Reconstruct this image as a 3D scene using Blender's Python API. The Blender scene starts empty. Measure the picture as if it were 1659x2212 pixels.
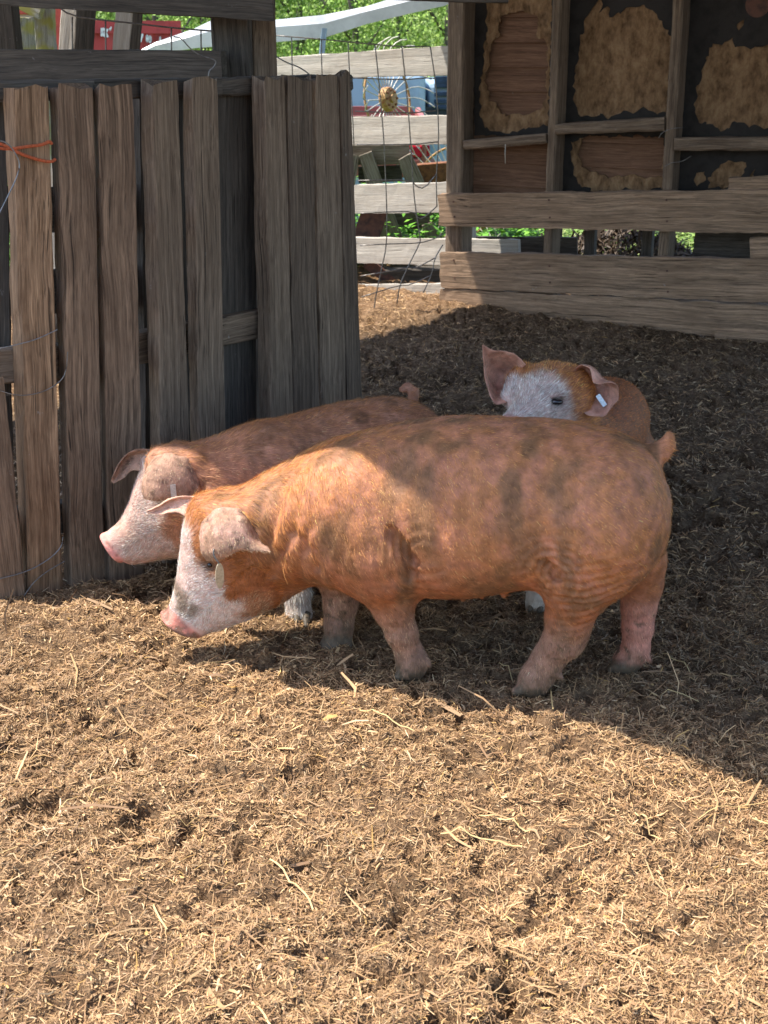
import bpy, math, random
import numpy as np
from mathutils import Vector, Matrix
from mathutils.geometry import tessellate_polygon
random.seed(7); rng = np.random.default_rng(7)
S = bpy.context.scene
# ---------------------------------------------------------------- camera
CAMZ = 1.435; PITCH = math.radians(20.4); F = 2700.0; CX, CY = 829.5, 1106.0
cd = bpy.data.cameras.new('camera'); cam = bpy.data.objects.new('camera', cd); S.collection.objects.link(cam)
cam.location = (0, 0, CAMZ); cam.rotation_euler = (math.radians(90) - PITCH, 0, 0)
cd.sensor_fit = 'VERTICAL'; cd.sensor_height = 36.0; cd.lens = 36.0 * F / 2212.0
cd.clip_start = 0.05; cd.clip_end = 2000
S.camera = cam
cd.dof.use_dof = True; cd.dof.focus_distance = 3.05; cd.dof.aperture_fstop = 11.0
# ---------------------------------------------------------------- sky + sun
SUN = Vector((-0.29, 0.012, 0.549)).normalized()
S.world = bpy.data.worlds.new('World'); S.world.use_nodes = True
wn = S.world.node_tree.nodes; wl = S.world.node_tree.links
sky = wn.new('ShaderNodeTexSky'); sky.sky_type = 'NISHITA'; sky.sun_disc = False
sky.sun_elevation = math.asin(SUN.z); sky.sun_rotation = math.atan2(SUN.x, SUN.y)
bg = wn['Background']; bg.inputs['Strength'].default_value = 0.15
wl.new(sky.outputs[0], bg.inputs[0])
ld = bpy.data.lights.new('sun', 'SUN'); lo = bpy.data.objects.new('sun', ld); S.collection.objects.link(lo)
ld.energy = 3.6; ld.angle = math.radians(0.5); ld.color = (1.0, 0.95, 0.87)
lo.rotation_euler = SUN.to_track_quat('Z', 'Y').to_euler()
S.view_settings.view_transform = 'Standard'; S.view_settings.look = 'None'
S.view_settings.exposure = 1.38; S.view_settings.gamma = 1.0
S.cycles.max_bounces = 6; S.cycles.diffuse_bounces = 4
# ---------------------------------------------------------------- measuring helpers (photo pixels at 1659x2212 -> world)
SP, CP = math.sin(PITCH), math.cos(PITCH)
def ray(px, py):
    u = (px - CX) / F; v = (CY - py) / F
    return np.array([u, CP + v * SP, -SP + v * CP])
C0 = np.array([0, 0, CAMZ])
def onY(px, py, Y): r = ray(px, py); return C0 + r * (Y / r[1])
def onZ(px, py, Z=0.0): r = ray(px, py); return C0 + r * ((Z - CAMZ) / r[2])
def onP(px, py, P, n):
    r = ray(px, py); n = np.asarray(n, float); return C0 + r * (np.dot(np.asarray(P) - C0, n) / np.dot(r, n))
def nrm(v): v = np.asarray(v, float); return v / np.linalg.norm(v)
# ---------------------------------------------------------------- noise
def _hash(i, j, k, seed):
    h = (i * 374761393 + j * 668265263 + k * 2147483647 // 7 + seed * 974711) & 0xffffffff
    h = ((h ^ (h >> 13)) * 1274126177) & 0xffffffff
    return ((h ^ (h >> 16)) & 0xffff) / 65535.0
def vnoise(p, seed=0):
    p = np.asarray(p, float); f0 = np.floor(p); t = p - f0; t = t * t * (3 - 2 * t); q = f0.astype(np.int64)
    if p.shape[1] == 2:
        o = 0
        for a in (0, 1):
            for b in (0, 1):
                w = (t[:, 0] if a else 1 - t[:, 0]) * (t[:, 1] if b else 1 - t[:, 1])
                o = o + w * _hash(q[:, 0] + a, q[:, 1] + b, q[:, 0] * 0, seed)
        return o
    o = 0
    for a in (0, 1):
        for b in (0, 1):
            for c in (0, 1):
                w = (t[:, 0] if a else 1 - t[:, 0]) * (t[:, 1] if b else 1 - t[:, 1]) * (t[:, 2] if c else 1 - t[:, 2])
                o = o + w * _hash(q[:, 0] + a, q[:, 1] + b, q[:, 2] + c, seed)
    return o
def fbm(p, octv=4, seed=0):
    s = 0; a = 0.5; n = 0
    for i in range(octv):
        s = s + a * vnoise(p * (2.03 ** i) + i * 17.3, seed + i); n += a; a *= 0.5
    return s / n
def sstep(a, b, x): t = np.clip((x - a) / (b - a), 0, 1); return t * t * (3 - 2 * t)
# ---------------------------------------------------------------- object helpers
def mesh_np(name, V, T, mat=None, parent=None, smooth=False, loc=None, mats=None, mi=None):
    """V (n,3), T (m,k) k=3 or 4, or list of lists"""
    me = bpy.data.meshes.new(name)
    if isinstance(T, np.ndarray):
        m, k = T.shape
        me.vertices.add(len(V)); me.vertices.foreach_set('co', np.asarray(V, np.float32).ravel())
        me.loops.add(m * k); me.loops.foreach_set('vertex_index', T.astype(np.int32).ravel())
        me.polygons.add(m); me.polygons.foreach_set('loop_start', np.arange(0, m * k, k, dtype=np.int32))
        try: me.polygons.foreach_set('loop_total', np.full(m, k, np.int32))
        except Exception: pass
        me.update(calc_edges=True)
    else:
        me.from_pydata([tuple(v) for v in V], [], [tuple(t) for t in T]); me.update()
    if smooth: me.polygons.foreach_set('use_smooth', np.ones(len(me.polygons), bool))
    for m_ in (mats or ([mat] if mat else [])): me.materials.append(m_)
    if mi is not None: me.polygons.foreach_set('material_index', np.asarray(mi, np.int32))
    o = bpy.data.objects.new(name, me); S.collection.objects.link(o)
    if parent: o.parent = parent
    if loc is not None: o.location = loc
    return o
def setcol(o, col):
    a = o.data.color_attributes.new('Col', 'FLOAT_COLOR', 'POINT')
    c = np.ones((len(o.data.vertices), 4), np.float32); c[:, :3] = col
    a.data.foreach_set('color', c.ravel())
def tag(o, label=None, cat=None, group=None, kind=None):
    if label: o['label'] = label
    if cat: o['category'] = cat
    if group: o['group'] = group
    if kind: o['kind'] = kind
    return o
def empty(name, loc, label, cat, group=None):
    o = bpy.data.objects.new(name, None); S.collection.objects.link(o); o.location = tuple(loc); o.empty_display_size = .1
    return tag(o, label, cat, group)
def put(o, parent):
    """parent keeping world placement when the parent is only translated"""
    o.parent = parent; o.location = Vector(o.location) - Vector(parent.location); return o
# ---------------------------------------------------------------- materials
def newmat(name):
    m = bpy.data.materials.new(name); m.use_nodes = True; nt = m.node_tree
    return m, nt, nt.nodes['Principled BSDF'], nt.nodes, nt.links
def N(ns, t, **kw):
    n = ns.new(t)
    for k, v in kw.items():
        if k in n.inputs: n.inputs[k].default_value = v
        else: setattr(n, k, v)
    return n
def ramp(ns, stops):
    r = ns.new('ShaderNodeValToRGB'); cr = r.color_ramp
    while len(cr.elements) < len(stops): cr.elements.new(0.5)
    for e, (p, c) in zip(cr.elements, stops): e.position = p; e.color = (*c, 1) if len(c) == 3 else c
    return r
def wood(name, dark, light, stain, stain_amt=0.5, crack=1.0, bump=0.5, scale=1.0, moss=None, rough=0.85):
    """weathered board; grain runs along the object's own X axis"""
    m, nt, bs, ns, lk = newmat(name)
    tc = N(ns, 'ShaderNodeTexCoord'); oi = N(ns, 'ShaderNodeObjectInfo')
    mul = N(ns, 'ShaderNodeVectorMath', operation='MULTIPLY_ADD'); mul.inputs[1].default_value = (1, 1, 1)
    rv = N(ns, 'ShaderNodeCombineXYZ'); rm = N(ns, 'ShaderNodeMath', operation='MULTIPLY'); rm.inputs[1].default_value = 37.0
    lk.new(oi.outputs['Random'], rm.inputs[0])
    for i in range(3): lk.new(rm.outputs[0], rv.inputs[i])
    lk.new(tc.outputs['Object'], mul.inputs[0]); lk.new(rv.outputs[0], mul.inputs[2])
    # wobble
    wob = N(ns, 'ShaderNodeTexNoise'); wob.inputs['Scale'].default_value = 3.0 * scale; wob.inputs['Detail'].default_value = 2
    lk.new(mul.outputs[0], wob.inputs['Vector'])
    wsc = N(ns, 'ShaderNodeVectorMath', operation='MULTIPLY_ADD'); wsc.inputs[1].default_value = (.0, .035, .035)
    lk.new(wob.outputs['Color'], wsc.inputs[0]); lk.new(mul.outputs[0], wsc.inputs[2])
    def stretched(sx, sy, det, rgh=.6):
        mp = N(ns, 'ShaderNodeVectorMath', operation='MULTIPLY'); mp.inputs[1].default_value = (sx * scale, sy * scale, sy * scale)
        lk.new(wsc.outputs[0], mp.inputs[0])
        n = N(ns, 'ShaderNodeTexNoise'); n.inputs['Scale'].default_value = 1; n.inputs['Detail'].default_value = det; n.inputs['Roughness'].default_value = rgh
        lk.new(mp.outputs[0], n.inputs['Vector']); return n
    g1 = stretched(1.8, 75, 6, .7); g2 = stretched(7, 250, 3, .7); st = stretched(2.4, 9, 6, .7); ck = stretched(1.6, 105, 3)
    r1 = ramp(ns, [(.36, dark), (.50, [(a + b) / 2 for a, b in zip(dark, light)]), (.63, light)])
    mx = N(ns, 'ShaderNodeMath', operation='MULTIPLY_ADD'); mx.inputs[1].default_value = .45
    sc2 = N(ns, 'ShaderNodeMath', operation='MULTIPLY'); sc2.inputs[1].default_value = .55
    lk.new(g1.outputs['Fac'], sc2.inputs[0]); lk.new(g2.outputs['Fac'], mx.inputs[0]); lk.new(sc2.outputs[0], mx.inputs[2])
    lk.new(mx.outputs[0], r1.inputs[0])
    sr = ramp(ns, [(.42, (0, 0, 0)), (.62, (1, 1, 1))]); lk.new(st.outputs['Fac'], sr.inputs[0])
    sa = N(ns, 'ShaderNodeMath', operation='MULTIPLY'); sa.inputs[1].default_value = stain_amt; lk.new(sr.outputs[0], sa.inputs[0])
    m1 = N(ns, 'ShaderNodeMixRGB', blend_type='MIX'); m1.inputs[2].default_value = (*stain, 1)
    lk.new(sa.outputs[0], m1.inputs[0]); lk.new(r1.outputs[0], m1.inputs[1])
    cr = ramp(ns, [(.30, (1, 1, 1)), (.37, (0, 0, 0))]); lk.new(ck.outputs['Fac'], cr.inputs[0])
    ca = N(ns, 'ShaderNodeMath', operation='MULTIPLY'); ca.inputs[1].default_value = .75 * crack; lk.new(cr.outputs[0], ca.inputs[0])
    m2 = N(ns, 'ShaderNodeMixRGB'); m2.inputs[2].default_value = (.012, .009, .007, 1)
    lk.new(ca.outputs[0], m2.inputs[0]); lk.new(m1.outputs[0], m2.inputs[1])
    last = m2
    # pale droppings / lime spots
    sp = N(ns, 'ShaderNodeTexNoise'); sp.inputs['Scale'].default_value = 22; sp.inputs['Detail'].default_value = 4; sp.inputs['Roughness'].default_value = .7
    lk.new(mul.outputs[0], sp.inputs['Vector'])
    spr = ramp(ns, [(.68, (0, 0, 0)), (.76, (1, 1, 1))]); lk.new(sp.outputs['Fac'], spr.inputs[0])
    sm = N(ns, 'ShaderNodeMath', operation='MULTIPLY'); sm.inputs[1].default_value = .5; lk.new(spr.outputs[0], sm.inputs[0])
    m3 = N(ns, 'ShaderNodeMixRGB'); m3.inputs[2].default_value = (.42, .40, .38, 1)
    lk.new(sm.outputs[0], m3.inputs[0]); lk.new(last.outputs[0], m3.inputs[1]); last = m3
    if moss:
        mn = N(ns, 'ShaderNodeTexNoise'); mn.inputs['Scale'].default_value = 9; mn.inputs['Detail'].default_value = 5; lk.new(mul.outputs[0], mn.inputs['Vector'])
        mr = ramp(ns, [(.45, (0, 0, 0)), (.6, (1, 1, 1))]); lk.new(mn.outputs['Fac'], mr.inputs[0])
        m4 = N(ns, 'ShaderNodeMixRGB'); m4.inputs[2].default_value = (*moss, 1); lk.new(mr.outputs[0], m4.inputs[0]); lk.new(last.outputs[0], m4.inputs[1]); last = m4
    lk.new(last.outputs[0], bs.inputs['Base Color']); bs.inputs['Roughness'].default_value = rough
    bs.inputs['Specular IOR Level'].default_value = .25
    bh = N(ns, 'ShaderNodeMath', operation='SUBTRACT'); lk.new(mx.outputs[0], bh.inputs[0]); lk.new(ca.outputs[0], bh.inputs[1])
    bp = N(ns, 'ShaderNodeBump'); bp.inputs['Strength'].default_value = bump; bp.inputs['Distance'].default_value = .006
    lk.new(bh.outputs[0], bp.inputs['Height']); lk.new(bp.outputs[0], bs.inputs['Normal'])
    return m
def plain(name, col, rough=.6, metal=0, nscale=8, var=.25, col2=None, thr=(.45, .65), bump=.1, spec=.4):
    m, nt, bs, ns, lk = newmat(name)
    tc = N(ns, 'ShaderNodeTexCoord'); n = N(ns, 'ShaderNodeTexNoise'); n.inputs['Scale'].default_value = nscale; n.inputs['Detail'].default_value = 6
    n.inputs['Roughness'].default_value = .65
    lk.new(tc.outputs['Object'], n.inputs['Vector'])
    c2 = col2 or [c * (1 - var) for c in col]
    r = ramp(ns, [(thr[0], col), (thr[1], c2)]); lk.new(n.outputs['Fac'], r.inputs[0]); lk.new(r.outputs[0], bs.inputs['Base Color'])
    bs.inputs['Roughness'].default_value = rough; bs.inputs['Metallic'].default_value = metal; bs.inputs['Specular IOR Level'].default_value = spec
    bp = N(ns, 'ShaderNodeBump'); bp.inputs['Strength'].default_value = bump; bp.inputs['Distance'].default_value = .01
    lk.new(n.outputs['Fac'], bp.inputs['Height']); lk.new(bp.outputs[0], bs.inputs['Normal'])
    return m
W_gate = wood('gate wood brown', (.06, .038, .024), (.36, .24, .155), (.075, .045, .028), .5, bump=.9)
W_gate_warm = wood('gate wood warm', (.085, .045, .022), (.50, .32, .19), (.09, .05, .028), .5, bump=.9)
W_gate_grey = wood('gate wood grey', (.075, .050, .033), (.36, .265, .185), (.10, .068, .045), .4, bump=1)
W_gate_grey2 = wood('gate wood dull', (.055, .038, .026), (.26, .19, .135), (.08, .055, .038), .5, bump=1)
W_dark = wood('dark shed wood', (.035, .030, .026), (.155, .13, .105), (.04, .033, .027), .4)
W_stud = wood('stud wood', (.07, .048, .033), (.31, .225, .155), (.07, .045, .03), .5)
W_rail = wood('trough rail wood', (.085, .06, .04), (.50, .33, .21), (.17, .105, .062), .5, bump=1, scale=.8)
W_side = wood('lap siding wood', (.09, .046, .027), (.30, .165, .10), (.13, .07, .042), .5, crack=.3, bump=.2)
W_fence = wood('silver fence wood', (.30, .27, .235), (.56, .51, .43), (.38, .31, .235), .35, crack=.7)
W_moss = wood('mossy post wood', (.10, .085, .06), (.34, .31, .26), (.12, .09, .06), .3, moss=(.22, .19, .05))
W_bench = wood('bench wood', (.10, .075, .05), (.33, .29, .23), (.12, .09, .06), .4)
M_wire = plain('fence wire', (.24, .22, .20), .45, .6, 60, .5)
M_wirebright = plain('galvanised wire', (.26, .26, .26), .4, .6, 60, .4)
M_tag = plain('ear tag metal', (.62, .66, .68), .35, .7, 200, .3)
M_tag2 = plain('brass tag metal', (.55, .47, .33), .45, .4, 120, .3)
M_tar = plain('tar paper', (.030, .025, .022), .85, 0, 12, .5, bump=.4)
M_red = plain('red container paint', (.42, .045, .04), .55, 0, 5, .35)
M_redtr = plain('red trailer paint', (.50, .07, .045), .55, 0, 9, .3)
M_white = plain('white gutter metal', (.86, .86, .85), .35, .1, 3, .25, bump=.2)
M_pink = plain('faded red truck paint', (.36, .10, .085), .5, 0, 6, .3, col2=(.27, .12, .09))
M_rust = plain('rusty steel', (.28, .115, .05), .8, .2, 30, .5, col2=(.12, .05, .03))
M_rustdk = plain('dark rusty steel', (.14, .065, .045), .7, .3, 20, .5, col2=(.06, .035, .03))
M_yel = plain('rusty yellow paint', (.42, .24, .085), .6, 0, 40, .3, col2=(.28, .11, .04), thr=(.5, .6))
M_tine = plain('pale steel tine', (.62, .58, .50), .5, .3, 40, .3)
M_blue = plain('pale blue truck paint', (.34, .46, .56), .4, 0, 3, .25)
M_navy = plain('dark blue grille', (.035, .06, .10), .4, .2, 10, .4)
M_glass = plain('dark glass', (.03, .045, .06), .12, 0, 3, .2, bump=0)
M_lamp = plain('red tail lamp lens', (.45, .01, .03), .2, 0, 30, .3, bump=0)
M_rub = plain('black rubber', (.02, .02, .02), .8, 0, 20, .4)
M_twine = plain('orange baler twine', (.52, .12, .045), .8, 0, 150, .4, bump=.5)
M_roof = plain('tin roof', (.30, .29, .28), .5, .6, 4, .4, col2=(.22, .12, .07))
M_letter = plain('white lettering', (.75, .75, .72), .6, 0, 20, .1)
M_letterred = plain('dark seam', (.06, .01, .01), .6, 0, 20, .1)
M_straw = None
def fibre():
    m, nt, bs, ns, lk = newmat('torn fibreboard')
    tc = N(ns, 'ShaderNodeTexCoord')
    mp = N(ns, 'ShaderNodeVectorMath', operation='MULTIPLY'); mp.inputs[1].default_value = (2.6, 2.6, 1.5); lk.new(tc.outputs['Object'], mp.inputs[0])
    n = N(ns, 'ShaderNodeTexNoise'); n.inputs['Scale'].default_value = 9; n.inputs['Detail'].default_value = 9; n.inputs['Roughness'].default_value = .7
    lk.new(mp.outputs[0], n.inputs['Vector'])
    r = ramp(ns, [(.34, (.11, .060, .026)), (.50, (.28, .165, .082)), (.66, (.42, .27, .145))]); lk.new(n.outputs['Fac'], r.inputs[0])
    lk.new(r.outputs[0], bs.inputs['Base Color']); bs.inputs['Roughness'].default_value = .95
    bp = N(ns, 'ShaderNodeBump'); bp.inputs['Strength'].default_value = 1; bp.inputs['Distance'].default_value = .03
    lk.new(n.outputs['Fac'], bp.inputs['Height']); lk.new(bp.outputs[0], bs.inputs['Normal']); return m
M_fibre = fibre()
def colmat(name, rough=.7, noise=0.3, nscale=60, sss=0, spec=.3, bump=.0, bscale=120, transl=False):
    m, nt, bs, ns, lk = newmat(name)
    a = N(ns, 'ShaderNodeAttribute', attribute_name='Col'); tc = N(ns, 'ShaderNodeTexCoord')
    n = N(ns, 'ShaderNodeTexNoise'); n.inputs['Scale'].default_value = nscale; n.inputs['Detail'].default_value = 5; lk.new(tc.outputs['Object'], n.inputs['Vector'])
    r = ramp(ns, [(.3, (1 - noise,) * 3), (.7, (1 + noise * .6,) * 3)]); lk.new(n.outputs['Fac'], r.inputs[0])
    mm = N(ns, 'ShaderNodeMixRGB', blend_type='MULTIPLY'); mm.inputs[0].default_value = 1
    lk.new(a.outputs['Color'], mm.inputs[1]); lk.new(r.outputs[0], mm.inputs[2]); lk.new(mm.outputs[0], bs.inputs['Base Color'])
    bs.inputs['Roughness'].default_value = rough; bs.inputs['Specular IOR Level'].default_value = spec
    if sss:
        bs.inputs['Subsurface Weight'].default_value = sss; bs.inputs['Subsurface Radius'].default_value = (1, .35, .2); bs.inputs['Subsurface Scale'].default_value = .008
    if bump:
        n2 = N(ns, 'ShaderNodeTexNoise'); n2.inputs['Scale'].default_value = bscale; n2.inputs['Detail'].default_value = 6; n2.inputs['Roughness'].default_value = .7
        lk.new(tc.outputs['Object'], n2.inputs['Vector'])
        bp = N(ns, 'ShaderNodeBump'); bp.inputs['Strength'].default_value = bump; bp.inputs['Distance'].default_value = .004
        lk.new(n2.outputs['Fac'], bp.inputs['Height']); lk.new(bp.outputs[0], bs.inputs['Normal'])
    return m
M_skin = colmat('pig skin', .6, .35, 45, .12, .3, .7, 90)
M_hair = colmat('pig hair', .5, .15, 30, 0, .22)
M_hoof = plain('hoof horn', (.10, .075, .05), .6, 0, 60, .5)
M_eye = plain('dark eye', (.012, .01, .012), .08, 0, 30, .3, bump=0, spec=.8)
M_blade = colmat('straw blades', .6, .15, 30, 0, .35)
M_leaf = colmat('green leaves', .55, .2, 3, 0, .3)
# ---------------------------------------------------------------- ground
def ground_h(x, y):
    p = np.stack([x, y], 1)
    near = 1 - sstep(7.5, 10, y)
    h = .045 * (fbm(p * 1.3, 3, 3) - .5)
    h += near * (.034 * (fbm(p * 9, 3, 11) - .5) + .036 * (fbm(p * 27, 3, 21) - .5))
    pit = 1 - np.abs(2 * fbm(p * np.array([9, 14]) + 5, 3, 31) - 1); h -= near * .030 * sstep(.90, .99, pit) * sstep(.45, .62, fbm(p * 4.1, 3, 37))
    h -= near * .03 * sstep(.64, .80, fbm(p * 15 + 9, 3, 51))
    # straw heap against the fence foot and the bright heap beyond
    h += .03 * np.exp(-((x + .9) / .55) ** 2 - ((y - 3.0) / .16) ** 2)
    h += .05 * np.exp(-((x - .15) / .5) ** 2 - ((y - 7.2) / .35) ** 2)
    # churned manure ridge below the trough wall
    h += near * .025 * sstep(4.5, 6.5, y) * (fbm(p * 6, 4, 41) - .3)
    # land falls away beyond the yard, then rises to a wooded hill
    h -= .9 * sstep(9.5, 17, y) * (1 - sstep(30, 60, y)) 
    h += 9.0 * sstep(45, 120, y) + .5 * sstep(35, 50, y)
    return h
def G(x, y): return float(ground_h(np.array([float(x)]), np.array([float(y)]))[0])
def build_ground():
    def axis(lo, hi, step, far, neg=True):
        a = list(np.arange(lo, hi, step)); s = step; x = hi
        while x < far: a.append(x); s *= 1.25; x += s
        s = step; x = lo - step
        b = []
        while neg and x > -far: b.append(x); s *= 1.25; x -= s
        return np.array(b[::-1] + a)
    xs = axis(-1.3, 2.1, .0085, 160)
    ys = [-3, -1.5, -.5, .2, .8]; y = 1.15
    while y < 3.4: ys.append(y); y += .007
    st = .007
    while y < 200: ys.append(y); st = min(st * 1.012 if y < 8 else st * 1.2, 8); y += st
    ys = np.array([-60, -20, -8] + ys)
    X, Y = np.meshgrid(xs, ys); x = X.ravel(); yy = Y.ravel(); z = ground_h(x, yy)
    nx, ny = len(xs), len(ys); i = (np.arange(ny - 1)[:, None] * nx + np.arange(nx - 1)[None, :]).ravel()
    T = np.stack([i, i + 1, i + nx + 1, i + nx], 1)
    m, nt, bs, ns, lk = newmat('trodden straw and manure')
    tc = N(ns, 'ShaderNodeTexCoord')
    def nz(s, d=6, rg=.65):
        n = N(ns, 'ShaderNodeTexNoise'); n.inputs['Scale'].default_value = s; n.inputs['Detail'].default_value = d; n.inputs['Roughness'].default_value = rg
        lk.new(tc.outputs['Object'], n.inputs['Vector']); return n
    a = nz(55, 8, .75); b = nz(2.2, 4); c = nz(180, 3)
    r = ramp(ns, [(.30, (.055, .032, .018)), (.46, (.21, .128, .070)), (.60, (.34, .22, .125)), (.75, (.50, .355, .22))]); lk.new(a.outputs['Fac'], r.inputs[0])
    r2 = ramp(ns, [(.38, (.72, .68, .62)), (.62, (1.08, 1.05, 1.02))]); lk.new(b.outputs['Fac'], r2.inputs[0])
    mm = N(ns, 'ShaderNodeMixRGB', blend_type='MULTIPLY'); mm.inputs[0].default_value = 1; lk.new(r.outputs[0], mm.inputs[1]); lk.new(r2.outputs[0], mm.inputs[2])
    # wet manure with painted roof shade inside the shed, grass beyond the yard: by attribute
    at = N(ns, 'ShaderNodeAttribute', attribute_name='Col')
    m2 = N(ns, 'ShaderNodeMixRGB', blend_type='MULTIPLY'); m2.inputs[0].default_value = 1; lk.new(mm.outputs[0], m2.inputs[1]); lk.new(at.outputs['Color'], m2.inputs[2])
    lk.new(m2.outputs[0], bs.inputs['Base Color']); bs.inputs['Roughness'].default_value = .9; bs.inputs['Specular IOR Level'].default_value = .15
    bp = N(ns, 'ShaderNodeBump'); bp.inputs['Strength'].default_value = 1; bp.inputs['Distance'].default_value = .012
    ad = N(ns, 'ShaderNodeMath', operation='ADD'); lk.new(a.outputs['Fac'], ad.inputs[0]); lk.new(c.outputs['Fac'], ad.inputs[1])
    lk.new(ad.outputs[0], bp.inputs['Height']); lk.new(bp.outputs[0], bs.inputs['Normal'])
    o = mesh_np('ground', np.stack([x, yy, z], 1), T, m, smooth=True)
    damp_shade = damp_shade_at(x, yy); grass = sstep(8.6, 9.4, yy + .3 * x * 0)
    col = np.ones((len(x), 3)) * (1 - damp_shade[:, None] * np.array([.36, .31, .24]))
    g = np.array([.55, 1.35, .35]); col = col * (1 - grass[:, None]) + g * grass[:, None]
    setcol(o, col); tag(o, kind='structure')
def damp_shade_at(x, y):
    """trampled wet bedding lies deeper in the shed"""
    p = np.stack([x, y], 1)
    d = sstep(-.25, .35, (x - .3) * .67 + (y - 2.75) * .74 + .35 * (fbm(p * 2.5, 3, 77) - .5))  # wet tone and painted roof shade, edge laid along the cast shadow
    bright = sstep(0, .5, (y - 6.3) - (x + .1) * 1.0)       # no painted shade where sun reaches the ground by the yard fence
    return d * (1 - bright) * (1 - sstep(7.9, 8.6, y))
build_ground()
def blades(name, x, y, L, w, col, lift=.0, curl=.25, tilt=.3, zoff=0.0):
    n = len(x); z = ground_h(x, y) + zoff
    ang = rng.uniform(0, 2 * np.pi, n); ti = rng.normal(0, tilt, n)
    d = np.stack([np.cos(ang) * np.cos(ti), np.sin(ang) * np.cos(ti), np.sin(ti)], 1)
    side = np.cross(d, np.array([0, 0, 1.0])); side /= np.linalg.norm(side, axis=1)[:, None] + 1e-9
    rr = rng.uniform(-.9, .9, n); up = np.cross(side, d)
    side = side * np.cos(rr)[:, None] + up * np.sin(rr)[:, None]
    bend = np.cross(side, d) * (rng.normal(0, curl, n) * L)[:, None] + side * (rng.normal(0, curl, n) * L)[:, None]
    c = np.stack([x, y, z + lift + np.abs(np.sin(ti)) * L * .35 + w * .5], 1)
    a = c - d * (L / 2)[:, None]; b = c + d * (L / 2)[:, None]; mid = c + bend * .35
    s = side * (w / 2)[:, None]
    V = np.stack([a - s * .7, a + s * .7, mid - s, mid + s, b - s * .6, b + s * .6], 1).reshape(-1, 3)
    i = np.arange(n) * 6
    T = np.concatenate([np.stack([i, i + 2, i + 3, i + 1], 1), np.stack([i + 2, i + 4, i + 5, i + 3], 1)])
    o = mesh_np(name, V, T, M_blade); setcol(o, np.repeat(col, 6, 0)); return o
def straw():
    pal = np.array([(.50, .335, .165), (.41, .26, .13), (.60, .43, .22), (.31, .185, .095), (.21, .12, .062), (.70, .55, .33), (.11, .062, .032), (.58, .38, .12)])
    pr = np.array([.24, .22, .12, .16, .12, .05, .07, .02])
    def batch(n, x0, x1, y0, y1, lmu, wmu, f=1.0):
        u = rng.uniform(0, 1, n); y = y0 + (y1 - y0) * u; hw = .33 * y + .12
        x = rng.uniform(-1, 1, n) * hw; x = np.clip(x, x0, x1)
        L = lmu * np.exp(np.clip(rng.normal(0, .5, n), -1.2, 1.0)); w = wmu * np.exp(rng.normal(0, .35, n))
        ci = rng.choice(len(pal), n, p=pr / pr.sum()); col = (pal[ci] * .72 + np.array([.40, .27, .135]) * .28) * np.array([1.04, .95, .91]) * np.exp(rng.normal(0, .15, n))[:, None]
        dm = damp_shade_at(x, y) * (1 - sstep(7, 7.6, y)*0)
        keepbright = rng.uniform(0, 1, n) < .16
        k = dm * (~keepbright); col = col * (1 - k[:, None] * np.array([.36, .32, .25])) * f  # straw takes the same wet tone and painted roof shade
        P2 = np.stack([x, y], 1); m = fbm(P2 * 11, 3, 301) * .6 + fbm(P2 * 2.2, 2, 303) * .4
        k = rng.uniform(0, 1, n) < np.clip((m - .34) / .16, .45, 1); tone = (.82 + .36 * fbm(P2 * 3.1, 3, 305))[:, None]
        col = col * tone
        return x[k], y[k], L[k], w[k], col[k]
    parts = [batch(250000, -9, 9, 1.15, 3.4, .0105, .0014), batch(30000, -9, 9, 1.15, 3.4, .024, .0016), batch(95000, -9, 9, 3.4, 7.9, .018, .0026),
             batch(500, -9, 9, 1.2, 3.6, .06, .0042), batch(8000, -9, 9, 1.15, 3.4, .007, .0045)]
    x, y, L, w, col = [np.concatenate([p[i] for p in parts]) for i in range(5)]
    o = blades('straw_litter', x, y, L, w, col, zoff=.001, tilt=.32)
    tag(o, 'loose chopped straw bedding lying over the trodden yard', 'straw', kind='stuff')
    # long golden stalks
    n = 26
    for_x = rng.uniform(-.9, .95, n); for_y = rng.uniform(1.35, 3.0, n)
    V = []; T = []; C = []
    for k in range(n):
        a = rng.uniform(0, np.pi); Lk = rng.uniform(.06, .17); b = rng.normal(0, .22); m = 9
        for j in range(m):
            t = j / (m - 1) - .5
            px = for_x[k] + Lk * t * math.cos(a + b * t); py = for_y[k] + Lk * t * math.sin(a + b * t)
            pz = G(px, py) + .006 + .012 * math.cos(t * 3) ; wd = .0015
            V += [(px - wd * math.sin(a), py + wd * math.cos(a), pz), (px + wd * math.sin(a), py - wd * math.cos(a), pz + .001)]
            c = np.array([.56, .40, .18]) * rng.uniform(.8, 1.15); C += [c, c]
            if j: q = len(V); T.append((q - 4, q - 3, q - 1, q - 2))
    o = mesh_np('straw_stalks', np.array(V), np.array(T), M_blade); setcol(o, np.array(C))
    tag(o, 'scattered long golden straw stalks on the bedding', 'straw', kind='stuff')
straw()
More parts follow.
